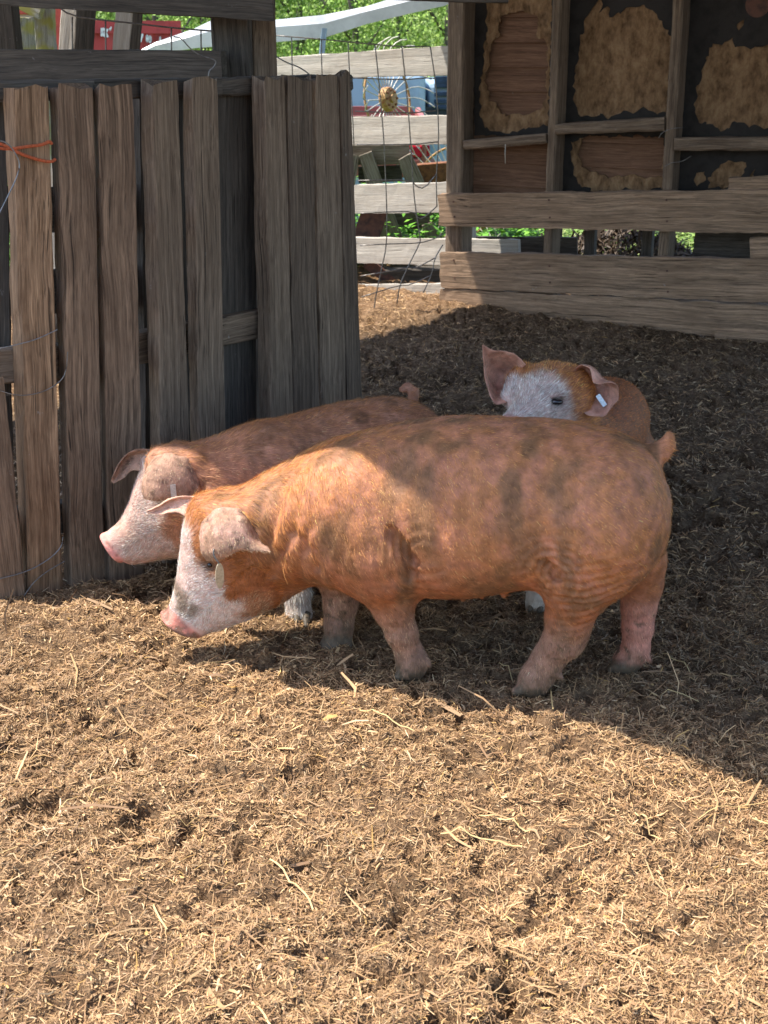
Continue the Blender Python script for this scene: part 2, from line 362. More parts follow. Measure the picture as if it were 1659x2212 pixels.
# ---------------------------------------------------------------- boards
def board(name, p0, p1, width, thick, wdir, mat, parent=None, wob=.004, chip=.5, seg=None, seed=None, wid1=None, label=None):
    """plank from p0 to p1 (centres of its front face); wdir = direction of its width; thickness goes behind (away from viewer).
       Local X runs along the plank so the grain follows it."""
    p0 = np.array(p0, float); p1 = np.array(p1, float); L = np.linalg.norm(p1 - p0); ax = (p1 - p0) / L
    wd = np.array(wdir, float); wd = wd - ax * np.dot(wd, ax); wd /= np.linalg.norm(wd)
    nb = np.cross(ax, wd)
    if np.dot(nb, (p0 + p1) / 2 - C0) < 0: nb = -nb
    seg = seg or max(4, int(L / .035)); sd = seed if seed is not None else random.randint(0, 9999)
    t = np.linspace(0, 1, seg + 1); P = []
    prof = [(-1, 0), (-.93, -.0), (.93, 0), (1, 0), (1, 1), (-1, 1)]
    ed = [vnoise(np.stack([t * L * 9, t * 0 + k * 3.3], 1), sd + k) - .5 for k in range(6)]
    ed2 = [vnoise(np.stack([t * L * 40, t * 0 + k * 3.3], 1), sd + 9 + k) - .5 for k in range(6)]
    w1 = wid1 if wid1 is not None else width
    for i in range(seg + 1):
        ww = (width * (1 - t[i]) + w1 * t[i]) / 2
        ring = [(-ww, thick * .07), (-ww + thick * .07, 0), (-ww * .3, -.001), (ww * .3, .001), (ww - thick * .07, 0), (ww, thick * .07), (ww, thick), (-ww, thick)]
        for k, (a, b) in enumerate(ring):
            e = ed[k % 6][i] * wob * 1.2 + ed2[k % 6][i] * wob * .7
            endf = 1 - chip * .03 * (1 if i in (0, seg) else 0)
            xx = t[i] * L
            if i in (0, seg): xx += (vnoise(np.array([[k * 1.7, sd * .1 + i]]), sd)[0] - .5) * .02 * chip * (1 if i == 0 else -1)
            P.append((xx, a * endf + (e if abs(a) > ww * .5 else 0), b + (e * .4 if b < thick else 0)))
    T = []
    for i in range(seg):
        for k in range(8):
            a = i * 8 + k; b = i * 8 + (k + 1) % 8; T.append((a, a + 8, b + 8, b))
    T.append(tuple(range(8))); T.append(tuple(range(seg * 8 + 7, seg * 8 - 1, -1)))
    o = mesh_np(name, P, T, mat)
    M = Matrix(((ax[0], wd[0], nb[0], p0[0]), (ax[1], wd[1], nb[1], p0[1]), (ax[2], wd[2], nb[2], p0[2]), (0, 0, 0, 1)))
    if M.determinant() < 0: 
        for f in o.data.polygons: pass
        o.data.flip_normals()
    if parent: o.parent = parent; M = Matrix.Translation(-Vector(parent.location)) @ M
    o.matrix_local = M
    if label: o['label'] = label
    return o
def tube(name, pts, r, mat, parent=None, seg=6, r1=None, smooth_pts=0, closed=False):
    P = np.array(pts, float)
    for _ in range(smooth_pts):
        Q = [P[0]]
        for a, b in zip(P[:-1], P[1:]): Q += [a * .75 + b * .25, a * .25 + b * .75]
        Q.append(P[-1]); P = np.array(Q)
    n = len(P); V = []; T = []
    rr = np.linspace(r, r1 if r1 is not None else r, n)
    up = np.array([.13, .2, .97])
    for i in range(n):
        d = nrm(P[min(i + 1, n - 1)] - P[max(i - 1, 0)] + 1e-9)
        s = np.cross(d, up); 
        if np.linalg.norm(s) < .1: s = np.cross(d, [1, 0, 0])
        s = nrm(s); u = np.cross(s, d)
        for k in range(seg):
            a = 2 * math.pi * k / seg; V.append(P[i] + (s * math.cos(a) + u * math.sin(a)) * rr[i])
    for i in range(n - 1):
        for k in range(seg):
            T.append((i * seg + k, i * seg + (k + 1) % seg, (i + 1) * seg + (k + 1) % seg, (i + 1) * seg + k))
    T.append(tuple(range(seg - 1, -1, -1))); T.append(tuple(range((n - 1) * seg, n * seg)))
    if name is None: return V, T
    V = np.array(V); off = np.zeros(3)
    if parent: off = np.array(parent.location)
    return mesh_np(name, V - off, T, mat, parent, smooth=True)
def merge(lst):
    V = []; T = []
    for v, t in lst:
        o = len(V); V += [tuple(a) for a in v]; T += [tuple(i + o for i in f) for f in t]
    return V, T
def box(c, sx, sy, sz, rot=0.0, bev=0):
    """box as (V,T); c centre"""
    V = []; cr, sr = math.cos(rot), math.sin(rot)
    for z in (-1, 1):
        for y in (-1, 1):
            for x in (-1, 1):
                a, b = x * sx / 2, y * sy / 2; V.append((c[0] + a * cr - b * sr, c[1] + a * sr + b * cr, c[2] + z * sz / 2))
    return V, [(0, 2, 3, 1), (4, 5, 7, 6), (0, 1, 5, 4), (2, 6, 7, 3), (0, 4, 6, 2), (1, 3, 7, 5)]
def obj(name, vt, mat, parent=None, smooth=False, bevel=0):
    V, T = vt; V = np.array([tuple(v) for v in V]); off = np.array(parent.location) if parent else np.zeros(3)
    o = mesh_np(name, V - off, [tuple(int(i) for i in t) for t in T], mat, parent, smooth=smooth)
    if bevel:
        b = o.modifiers.new('b', 'BEVEL'); b.width = bevel; b.segments = 2
    return o
# ---------------------------------------------------------------- pallet gate (front left)
GA = np.array([-1.02, 3.12]); 
def gate_pt(px, py, back=0.0):
    """point on the gate face seen at a pixel; the face bends back to the right"""
    A = np.array([-1.06, 3.10]); B = np.array([-.70, 3.36]); Cc = np.array([-.10, 4.33])
    n1 = nrm([-(B - A)[1], (B - A)[0], 0]); n2 = nrm([-(Cc - B)[1], (Cc - B)[0], 0]); A3 = np.array([*A, 0.0]); B3 = np.array([*B, 0.0])
    P1 = onP(px, py, A3 + n1 * back, n1); P2 = onP(px, py, B3 + n2 * back, n2)
    return P1 if px < 301 - 60 * back else P2
def gate():
    root = empty('pallet_fence', (-.6, 3.6, 0), 'weathered brown upright plank fence wired together beside the pigs', 'fence')
    # front uprights: (front face left px top, right px top, left px bottom, right px bottom, bottom y, top y, thickness)
    B = [(28, 106, 66, 136, 1300, 192, .065, W_gate_warm), (124, 203, 158, 227, 1310, 190, .05, W_gate), (213, 288, 240, 314, 1300, 190, .045, W_gate),
         (330, 385, 357, 418, 1200, 178, .042, W_gate_grey), (416, 471, 436, 492, 1160, 172, .035, W_gate_grey),
         (572, 617, 592, 638, 1060, 170, .050, W_gate_grey), (622, 674, 640, 694, 1060, 168, .028, W_gate_grey2),
         (682, 732, 700, 752, 1040, 164, .045, W_gate_grey), (735, 757, 754, 788, 1030, 160, .035, W_gate_grey2)]
    for (a, b, c, d, yb, yt, th, mt) in B:
        Z0 = [gate_pt((c + d) / 2, yb), gate_pt((a + b) / 2, yt)]
        e0 = gate_pt(c, yb); e1 = gate_pt(d, yb); t0 = gate_pt(a, yt); t1 = gate_pt(b, yt)
        lo_ = Z0[0].copy(); 
        # run it down into the bedding
        dirv = (Z0[0] - Z0[1]); dirv = dirv / abs(dirv[2]); lo_ = lo_ + dirv * max(0, lo_[2] + .03)
        board('upright_plank', lo_, Z0[1], np.linalg.norm(e1 - e0), th, e1 - e0, mt, root, wob=.006, wid1=np.linalg.norm(t1 - t0), chip=1.6)
    # low leaning plank at the left edge
    board('upright_plank', gate_pt(22, 1330, -.01), gate_pt(-32, 820, -.01), .10, .045, gate_pt(40, 1200) - gate_pt(0, 1200), W_gate, root, wob=.006)
    # back layer planks seen through the gaps
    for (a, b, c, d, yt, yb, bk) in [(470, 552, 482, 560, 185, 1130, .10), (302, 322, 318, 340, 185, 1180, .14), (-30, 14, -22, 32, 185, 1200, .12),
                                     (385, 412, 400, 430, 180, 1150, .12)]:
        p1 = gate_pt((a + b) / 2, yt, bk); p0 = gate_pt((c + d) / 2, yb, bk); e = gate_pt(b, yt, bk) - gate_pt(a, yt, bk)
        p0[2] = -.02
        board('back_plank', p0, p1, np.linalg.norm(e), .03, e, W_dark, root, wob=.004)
    # rails: top cap, middle, low
    def rail(pts, bk, h, th, mt=W_dark, nm='rail'):
        for (a, b) in zip(pts[:-1], pts[1:]):
            p0 = gate_pt(*a, bk); p1 = gate_pt(*b, bk)
            board(nm, p0, p1, h, th, (0, 0, 1), mt, root, wob=.003)
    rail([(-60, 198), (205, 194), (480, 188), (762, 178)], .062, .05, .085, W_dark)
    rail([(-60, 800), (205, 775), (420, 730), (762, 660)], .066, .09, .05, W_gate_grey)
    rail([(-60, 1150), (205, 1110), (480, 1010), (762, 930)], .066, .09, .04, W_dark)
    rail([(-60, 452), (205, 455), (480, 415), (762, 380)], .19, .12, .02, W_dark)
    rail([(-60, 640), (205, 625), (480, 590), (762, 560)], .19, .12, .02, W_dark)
    # twine and tie wires belong to the fence
    def wire(nm, pts, r, mt, bk=-.012, sm=2):
        tube(nm, [gate_pt(x, y, bk) for x, y in pts], r, mt, root, smooth_pts=sm)
    wire('twine', [(-12, 318), (20, 323), (60, 316), (92, 313), (108, 304), (112, 312)], .0042, M_twine)
    wire('twine', [(-12, 306), (10, 314), (50, 335), (90, 347), (112, 350), (120, 343)], .0042, M_twine)
    wire('tie_wire', [(-8, 303), (12, 306), (28, 322), (44, 352), (38, 380), (20, 418), (-6, 470)], .0017, M_wirebright, -.05)
    wire('tie_wire', [(-8, 754), (40, 744), (80, 733), (124, 712)], .0017, M_wirebright, -.014)
    wire('tie_wire', [(-8, 842), (40, 856), (85, 850), (122, 832), (143, 808), (146, 760)], .0016, M_wire, -.014)
    wire('tie_wire', [(-8, 1252), (60, 1235), (110, 1206), (134, 1180), (136, 1160)], .0017, M_wirebright, -.016)
    wire('tie_wire', [(50, 1290), (72, 1258), (100, 1235), (140, 1212)], .0016, M_wire, -.016)
gate()
# ---------------------------------------------------------------- shed frame behind the fence + roof
def shed():
    root = empty('open_shed', (-.5, 4.4, 0), 'open shed frame of dark timber beams over the yard', 'shed')
    # corner post: two faces
    pb = onY(500, 300, 4.45); 
    def postpx(px_l, px_r, Y, ang, mat, z1=2.75, nm='post', sz=.14, z0=-.05, topshift=0):
        c = onY((px_l + px_r) / 2, 100, Y)
        o = board(nm, (c[0], c[1], z0), (c[0] + topshift, c[1], z1), sz, sz, (math.cos(ang), math.sin(ang), 0), mat, root, wob=.003)
        return o
    postpx(455, 545, 4.55, math.radians(0), W_dark, sz=.135)
    postpx(545, 597, 4.60, math.radians(8), W_stud, sz=.085)
    # horizontal beams
    board('beam', onY(-80, 146, 4.75), onY(478, 151, 4.45), .125, .04, (0, 0, 1), W_dark, root)
    board('beam', onY(-200, -38, 4.45), onY(590, 8, 4.36), .105, .04, (0, 0, 1), W_dark, root)
    board('beam', onY(461, -60, 4.7), onY(1100, -40, 4.75), .14, .04, (0, 0, 1), W_dark, root)
    # roof sheet, corrugated
    H = 2.72
    off = np.array([SUN.x / SUN.z, SUN.y / SUN.z])
    g = [(-4.2, 3.10), (-.62, 3.13), (-.22, 3.06), (.28, 2.62), (.80, 2.17), (2.3, .95), (4.6, .9), (4.6, 9.5), (2.8, 9.5), (.50, 7.06), (-.11, 6.40), (-3.1, 3.28)]
    def roofz(x, y): return H + (y - 4) * .05
    poly = []
    for (x, y) in g:
        z = H
        for _ in range(3): z = roofz(x + off[0] * z, y + off[1] * z)
        poly.append(Vector((x + off[0] * z, y + off[1] * z, z)))
    V = []; n = len(poly)
    for p in poly: V.append(p)
    for p in poly: V.append(p + Vector((0, 0, .06)))
    T = [tuple(t) for t in tessellate_polygon([poly])]; T2 = [tuple(i + n for i in t[::-1]) for t in T]
    sides = [(i, (i + 1) % n, (i + 1) % n + n, i + n) for i in range(n)]
    obj('roof', (V, T + T2 + sides), M_roof, root)
    for (x, y) in [(-4.6, 3.6), (2.6, 5.9), (3.6, 1.3), (3.6, 6.4), (1.2, 9.0)]:
        board('post', (x, y, -.05), (x, y, 2.72), .14, .14, (1, 0, 0), W_dark, root)
shed()
# ---------------------------------------------------------------- lean posts beyond the fence (upper left)
def leanposts():
    for (t0, t1, t2, b0, b1, b2, Y, lab) in [(133, 167, 207, 126, 160, 200, 6.0, 'pale upright post with a slanting shadow, left of the container lettering'),
                                      (250, 287, 308, 240, 281, 302, 6.0, 'pale upright post between the container lettering and its digits')]:
        r = empty('upright_post', (onY(t1, 100, Y)[0], Y, 0), lab, 'post')
        for (u0, u1, v0, v1, nm, mt, ya) in ((t0, t1, b0, b1, 'sunlit_face', W_fence, -.25), (t1 + 1, t2, b1 + 1, b2, 'shaded_face', W_dark, .3)):  # one post: sunlit side painted pale, shaded side painted dark
            a = onY((u0 + u1) / 2, 10, Y); c = onY((v0 + v1) / 2, 112, Y); d = (a - c) / (a[2] - c[2])
            board(nm, c - d * (c[2] + .2), c + d * (2.75 - c[2]), (u1 - u0) / F * Y * 1.03, .06, (1, ya, 0), mt, r)
    r = empty('shed_post', (onY(0, 100, 5.6)[0], 5.6, 0), 'dark square post at the top left corner behind the fence', 'post')
    a = onY(6, 60, 5.6); board('timber', (a[0], 5.6, -.1), (a[0], 5.6, 2.7), .095, .1, (1, 0, 0), W_dark, r)
    r = empty('mossy_post', (onY(166, 60, 8.5)[0], 8.5, 0), 'leaning mossy post with a diagonal brace near the wagon', 'post')
    a = onY(86, -20, 8.5); b = onY(97, 112, 8.5); d = (a - b) / (a[2] - b[2])
    board('timber', b - d * (b[2] + .4), a + d * .8, .115, .09, (1, 0, 0), W_moss, r, wob=.012)
    board('brace', onY(16, -18, 8.40), onY(88, 22, 8.35), .12, .05, (0, 0, 1), W_moss, r)
    r = empty('mossy_post', (onY(62, 60, 9.2)[0], 9.2, 0), 'short grey post with yellow moss against the wagon side', 'post')
    a = onY(56, 38, 9.2); b = onY(62, 118, 9.2); d = (a - b) / (a[2] - b[2])
    board('timber', b - d * (b[2] + .4), a, .10, .09, (1, 0, 0), W_moss, r, wob=.008)
leanposts()
# ---------------------------------------------------------------- stud wall with feeding rails (right)
WL = onZ(950, 662); WR = onZ(1659, 735)
WD = nrm(WR - WL); WN = np.array([-WD[1], WD[0], 0.0])      # WN points away from the camera
if WN[1] < 0: WN = -WN
def wp(px, py, back=0.0): return onP(px, py, WL + WN * back, WN)
def cw(cx, cy, back=0.0): return wp(932.6 + cx * .4378, cy * .4378, back)
def sheet(name, outer, holes, th, mat, parent, back, rough=.007, step=.012, seed=1):
    """irregular flat panel with thickness on the wall plane; outlines given in crop pixels"""
    def ring(pts, amp):
        P = [cw(*p, back) for p in pts]; out = []
        for a, b in zip(P, P[1:] + P[:1]):
            k = max(1, int(np.linalg.norm(b - a) / step))
            for j in range(k): out.append(a + (b - a) * j / k)
        out = np.array(out); s = np.arange(len(out)) * .7
        e1 = np.array([vnoise(np.stack([s * .9, s * 0 + 1], 1), seed) - .5, vnoise(np.stack([s * .9, s * 0 + 7], 1), seed + 3) - .5]).T
        out = out + (WD[None, :] * e1[:, :1] + np.array([[0, 0, 1.0]]) * e1[:, 1:2]) * amp * 2
        return out
    rs = [ring(outer, rough * .6)] + [ring(h, rough * 1.5) for h in holes]
    flat = [[Vector((np.dot(p - WL, WD), p[2], 0)) for p in r] for r in rs]
    tri = tessellate_polygon(flat); A = np.concatenate(rs); n = len(A)
    V = np.concatenate([A - WN * th, A]); T = [tuple(t) for t in tri] + [tuple(i + n for i in t[::-1]) for t in tri]
    o = 0
    for r in rs:
        m = len(r)
        for i in range(m): T.append((o + i, o + (i + 1) % m, o + (i + 1) % m + n, o + i + n))
        o += m
    return obj(name, (V, T), mat, parent)
def studwall():
    root = empty('shed_wall', WL + WD * 1.0, 'open stud wall with torn tar paper and brown fibreboard behind the pen', 'wall')
    up = (0, 0, 1)
    H = 2.75
    # studs: front-face px (top l, r ; bottom l, r at y 412) in main px
    def stud(tl, tr, bl, br, dep, y0=560, nm='stud', mt=W_stud, ytop=0):
        t = wp((tl + tr) / 2, ytop, .0); b = wp((bl + br) / 2, 410, .0); d = (t - b) / (t[2] - b[2])
        w = np.linalg.norm(wp(br, 410) - wp(bl, 410))
        f = wp((bl + br) / 2, y0); z0 = f[2] - .05
        return board(nm, b + d * (z0 - b[2]) + WN * .004, b + d * (H - b[2]) + WN * .004, w, dep, WD, mt, root, wob=.003)
    stud(967, 1001, 961, 997, .15, 660, 'corner_post')
    stud(1193, 1212, 1177, 1196, .13); stud(1453, 1475, 1428, 1450, .13); stud(1700, 1722, 1680, 1702, .13)
    # ledges between studs
    def ledge(x0, y0t, y0b, x1, y1t, y1b, th):
        a = wp(x0, (y0t + y0b) / 2, -.003); b = wp(x1, (y1t + y1b) / 2, -.003)
        h = abs(wp(x0, y0t)[2] - wp(x0, y0b)[2]); h1 = abs(wp(x1, y1t)[2] - wp(x1, y1b)[2])
        board('ledge', a, b, h, th, up, W_stud, root, wob=.004, wid1=h1)
    ledge(1000, 303, 324, 1179, 289, 310, .13); ledge(1199, 268, 291, 1434, 253, 283, .13); ledge(1455, 298, 325, 1679, 297, 326, .13); 
    # rails
    def rail(nm, x0, y0t, y0b, x1, y1t, y1b, back, th, mt=W_rail, wob=.008, zend=3.6):
        a = wp(x0, (y0t + y0b) / 2, back); b = wp(x1, (y1t + y1b) / 2, back)
        h = abs(wp(x0, y0t, back)[2] - wp(x0, y0b, back)[2]); h1 = abs(wp(x1, y1t, back)[2] - wp(x1, y1b, back)[2])
        board(nm, a, b, h, th, up, mt, root, wob=wob, wid1=h1, chip=1)
    rail('feeding_rail', 948, 420, 489, 1720, 409, 507, -.05, .045)
    rail('bottom_board', 952, 545, 622, 1720, 562, 658, -.05, .045)
    rail('bottom_board', 949, 624, 672, 1720, 662, 742, -.046, .045, wob=.012)
    rail('bottom_board', 1545, 716, 760, 1720, 726, 775, -.075, .03)
    rail('feeding_rail', 1575, 384, 412, 1720, 376, 412, -.02, .03)
    rail('bottom_board', 1622, 514, 562, 1720, 510, 562, -.03, .03)
    rail('back_rail', 1000, 510, 556, 1245, 513, 562, .55, .03, W_dark)
    rail('back_rail', 1500, 500, 562, 1720, 505, 572, .25, .03, W_dark)
    for x in (1272, 1395): 
        f = wp(x, 540, .35); board('short_post', (f[0], f[1], -.1), (f[0], f[1], .75), .06, .05, WD, W_dark, root)
    for (x, y) in [(1186, 432), (1188, 470), (1440, 432), (1441, 478), (980, 436), (982, 468), (1187, 575), (1188, 610), (1441, 585), (1443, 630), (980, 562), (982, 600)]:
        c = wp(x, y, -.0505); V, T = tube(None, [c, c - WN * .004], .0055, None, seg=8); obj('nail', (V, T), M_rustdk, root)
    # lap siding planks far face
    z = wp(1060, 425, .18)[2] - .06; k = 0
    while z < H:
        a = WL + WN * .18 + np.array([0, 0, z]); zz = np.array([0, 0, .066])
        board('siding', a + WD * .10 + zz, a + WD * 3.2 + zz, .140, .014, (WN[0] * .13, WN[1] * .13, 1), W_side, root, wob=.001, seg=12)
        z += .128; k += 1
    M1 = [(240, -420), (610, -420), (590, 745), (225, 745)]
    # bay 1
    sheet('fibreboard', [(232, -420), (612, -420), (580, 662), (222, 662)],
          [[(345, 90), (380, 62), (425, 55), (470, 62), (528, 70), (526, 180), (560, 186), (574, 200), (570, 480), (545, 530), (500, 552), (440, 565), (350, 568), (322, 520), (285, 488), (266, 400), (288, 290), (300, 212), (336, 180)]],
          .012, M_fibre, root, .160, seed=3)
    sheet('tar_paper', [(215, -420), (618, -420), (585, 668), (210, 668)],
          [[(285, -380), (600, -380), (592, 200), (576, 615), (500, 625), (420, 648), (300, 652), (262, 630), (240, 560), (238, 420), (252, 300), (272, 150), (270, 60)]],
          .004, M_tar, root, .145, seed=5)
    # bay 2 upper / lower
    sheet('fibreboard', [(640, -420), (1215, -420), (1165, 955), (615, 955)],
          [[(745, 690), (722, 752), (742, 825), (795, 848), (870, 872), (960, 870), (1000, 862), (1060, 880), (1140, 868), (1150, 640), (800, 640)]],
          .012, M_fibre, root, .160, seed=8)
    sheet('tar_paper', [(636, -420), (1220, -420), (1170, 955), (612, 955)],
          [[(740, 180), (760, 100), (790, 40), (828, 0), (845, 20), (830, 60), (870, 38), (885, 80), (930, 62), (965, 40), (1040, 28), (1090, 52), (1130, 100), (1150, 150), (1190, 175), (1160, 560), (1120, 562), (1090, 548), (1040, 532), (990, 560), (950, 545), (925, 562), (895, 575), (870, 590), (845, 560), (780, 575), (735, 582), (705, 500), (702, 400), (722, 300)],
           [(690, 700), (690, 770), (700, 850), (722, 905), (790, 940), (880, 948), (960, 930), (1040, 945), (1145, 925), (1152, 672), (760, 672)]],
          .004, M_tar, root, .145, seed=9)
    # bay 3
    sheet('fibreboard', [(1235, -420), (1960, -420), (1925, 955), (1200, 955)], [], .012, M_fibre, root, .160, seed=12)
    sheet('tar_paper', [(1232, -420), (1965, -420), (1930, 958), (1196, 958)],
          [[(1380, 212), (1425, 215), (1462, 192), (1480, 175), (1500, 228), (1580, 235), (1640, 222), (1720, 205), (1850, 240), (1845, 600), (1700, 640), (1600, 622), (1565, 642), (1545, 615), (1500, 605), (1460, 640), (1430, 645), (1400, 618), (1318, 602), (1298, 500), (1312, 430), (1342, 330)],
           [(1378, 850), (1420, 810), (1462, 782), (1505, 800), (1545, 800), (1552, 850), (1505, 898), (1440, 925), (1372, 930), (1365, 890)],
           [(1300, 850), (1345, 838), (1350, 880), (1310, 915), (1295, 890)],
           [(1565, 860), (1590, 825), (1590, 870), (1570, 885)],
           [(1500, 118), (1540, 80), (1545, 100), (1515, 140)]],
          .004, M_tar, root, .145, seed=14)
    # round dark opening with a red rim
    c = cw(1610, 20, .139); ring = [(c + WD * .062 * math.cos(a) + np.array([0, 0, 1]) * .062 * math.sin(a)) for a in np.linspace(0, 2 * math.pi, 25)[:-1]]
    V = ring + [p + WN * .01 for p in ring]; T = [tuple(range(24))] + [(i, (i + 1) % 24, (i + 1) % 24 + 24, i + 24) for i in range(24)]
    obj('round_cover', (V, T), M_rustdk, root)
    # tie wires on the stud, nail hanging from ledge
    tube('tie_wire', [cw(1120, 680, -.02), cw(1140, 650, -.03), (cw(1190, 632, -.03)), cw(1240, 630, -.01)], .002, M_wire, root, smooth_pts=2)
    tube('tie_wire', [cw(1150, 820, -.02), cw(1190, 800, -.03), cw(1230, 800, -.02), cw(1280, 770, -.01)], .002, M_wire, root, smooth_pts=2)
    tube('hanging_straw', [cw(364, 712, -.01), cw(362, 760, -.015), cw(363, 808, -.012)], .002, M_tine, root)
studwall()
# ---------------------------------------------------------------- slat fence beyond the gap
FD = nrm(np.array([1, -.72, 0.0])); FN = np.array([.72, 1, 0.0]) / math.hypot(.72, 1); FP = np.array([.28, 7.75, 0.0])
def fp(px, py, back=0.0): return onP(px, py, FP + FN * back, FN)
def backfence():
    root = empty('yard_fence', FP, 'sunlit silver grey plank fence with five wide boards beyond the gap', 'fence')
    for (x0, a0, b0, x1, a1, b1) in [(560, 133, 167, 1010, 94, 163), (700, 253, 315, 1010, 249, 312), (700, 402, 462, 1010, 393, 459), (700, 512, 568, 1010, 517, 574), (700, 616, 672, 1010, 612, 668)]:
        p0 = fp(x0, (a0 + b0) / 2); p1 = fp(x1, (a1 + b1) / 2); h0 = fp(x0, a0)[2] - fp(x0, b0)[2]; h1 = fp(x1, a1)[2] - fp(x1, b1)[2]
        d = nrm(p1 - p0); p0 = p0 - d * 1.6; p1 = p1 + d * .35
        board('fence_board', p0, p1, h0, .035, (0, 0, 1), W_fence, root, wid1=h1, wob=.006)
    for px in (560, 990):
        c = fp(px, 400, .045); board('fence_post', (c[0], c[1], -.1), (c[0], c[1], 1.5), .12, .12, FD, W_fence, root)
backfence()
# ---------------------------------------------------------------- wire stock panel
def wiremesh():
    root = empty('wire_panel', (.0, 7.0, 0), 'bent square wire stock panel hung in front of the sunlit plank fence', 'wire fence')
    def q(cx, cy): return onY(713.2 + cx * .3224, cy * .3224, 7.02)
    Ls = [[(-366, 238), (-40, 265), (120, 280), (480, 315), (670, 310)],
          [(150, 522), (500, 535), (620, 522), (700, 525)], [(165, 745), (520, 760), (712, 740)], [(178, 970), (540, 970), (728, 950)],
          [(185, 1210), (550, 1203), (575, 1250), (630, 1265), (710, 1170)], [(188, 1430), (380, 1420), (565, 1418), (580, 1455), (615, 1470), (718, 1380)],
          [(200, 1645), (380, 1635), (600, 1630), (700, 1600), (760, 1570)], [(205, 1850), (380, 1820), (525, 1790), (560, 1805), (700, 1730)], [(210, 1990), (465, 1910), (540, 1910), (685, 1840)],
          [(-258, 248), (-256, 400), (-250, 600)], [(-60, 263), (-58, 400), (-50, 600)],
          [(120, 280), (130, 500), (150, 760), (160, 1000)],
          [(300, 295), (325, 530), (345, 750), (362, 970), (380, 1400), (380, 1640), (340, 1820), (310, 1960), (290, 2095)],
          [(480, 315), (505, 540), (525, 760), (540, 970), (560, 1300), (580, 1450), (605, 1600), (600, 1630), (525, 1780), (465, 1910), (448, 2035)],
          [(670, 310), (705, 540), (722, 740), (728, 950), (710, 1170), (715, 1380)], [(755, 1640), (700, 1730), (685, 1830), (625, 1960)]]
    V, T = merge([tube(None, [q(*p) for p in l], .0034, None, smooth_pts=1) for l in Ls])
    obj('wire_mesh', (V, T), M_wire, root, smooth=True)
    r2 = empty('wire_panel', (-.9, 4.9, 0), 'thin dark wire stock panel strung past the corner post above the beam', 'wire fence')
    def w(x, y): return onY(x, y, 4.95)
    Ls = [[(60, -20), (95, -2), (112, 5), (154, 35), (228, 44), (303, 52), (370, 60), (456, 67), (560, 74)]]
    for (x, y0, y1) in [(156, 36, 260), (228, 44, 260), (370, 60, 260), (434, 65, 260)]: Ls.append([(x, y0), (x + 1, (y0 + y1) / 2), (x - 2, y1)])
    V, T = merge([tube(None, [w(*p) for p in l], .0032, None, smooth_pts=1) for l in Ls])
    obj('wire_mesh', (V, T), M_wire, r2, smooth=True)
    # loose strand
    o = tube('loose_wire', [onY(x, y, 4.3) for x, y in [(375, 79), (392, 82), (409, 104), (431, 119), (449, 124), (469, 131), (462, 146), (452, 152), (450, 168)]], .0022, M_wire, smooth_pts=2)
    tag(o, 'kinked loose wire strand twisted round the dark beam by the corner post', 'wire')
    o = tube('loose_wire', [onY(x, y, 4.25) for x, y in [(595, 121), (620, 136), (645, 144), (667, 159), (673, 168), (668, 190), (664, 205)]], .0022, M_wire, smooth_pts=2)
    tag(o, 'thin wire strand drooping from the corner post to the top of the plank fence', 'wire')
wiremesh()
# ---------------------------------------------------------------- white gutter
def gutter():
    pts = [onY(x, y, 9.6) for x, y in [(300, 118), (340, 102), (420, 84), (457, 75), (540, 72), (597, 66), (700, 58), (790, 32), (880, 10), (960, -8), (1060, -40)]]
    wd = [.015, .035, .05, .065, .065, .062, .058, .05, .05, .05, .05]
    V = []; T = []
    for p, w in zip(pts, wd):
        w = w * 1.25; j = .01 * math.sin(p[0] * 9)
        V += [p + np.array([0, -.04, w + j]), p + np.array([0, -.06, w * .3]), p + np.array([0, -.05, -w]), p + np.array([0, .06, -w]), p + np.array([0, .07, w + j])]
    for i in range(len(pts) - 1):
        for k in range(5): a = i * 5 + k; b = i * 5 + (k + 1) % 5; T.append((a, b, b + 5, a + 5))
    T += [(0, 1, 2, 3, 4), tuple(range(len(V) - 1, len(V) - 6, -1))]
    o = obj('roof_gutter', (V, T), M_white, smooth=False); tag(o, 'long dented white metal sheet slung across above the fence', 'metal sheet')
    o = board('steel_post', onY(690, 165, 9.0), onY(701, 62, 9.0), .036, .04, (1, 0, 0), M_blue); tag(o, 'narrow blue grey steel stake leaning behind the top fence board', 'stake')
gutter()
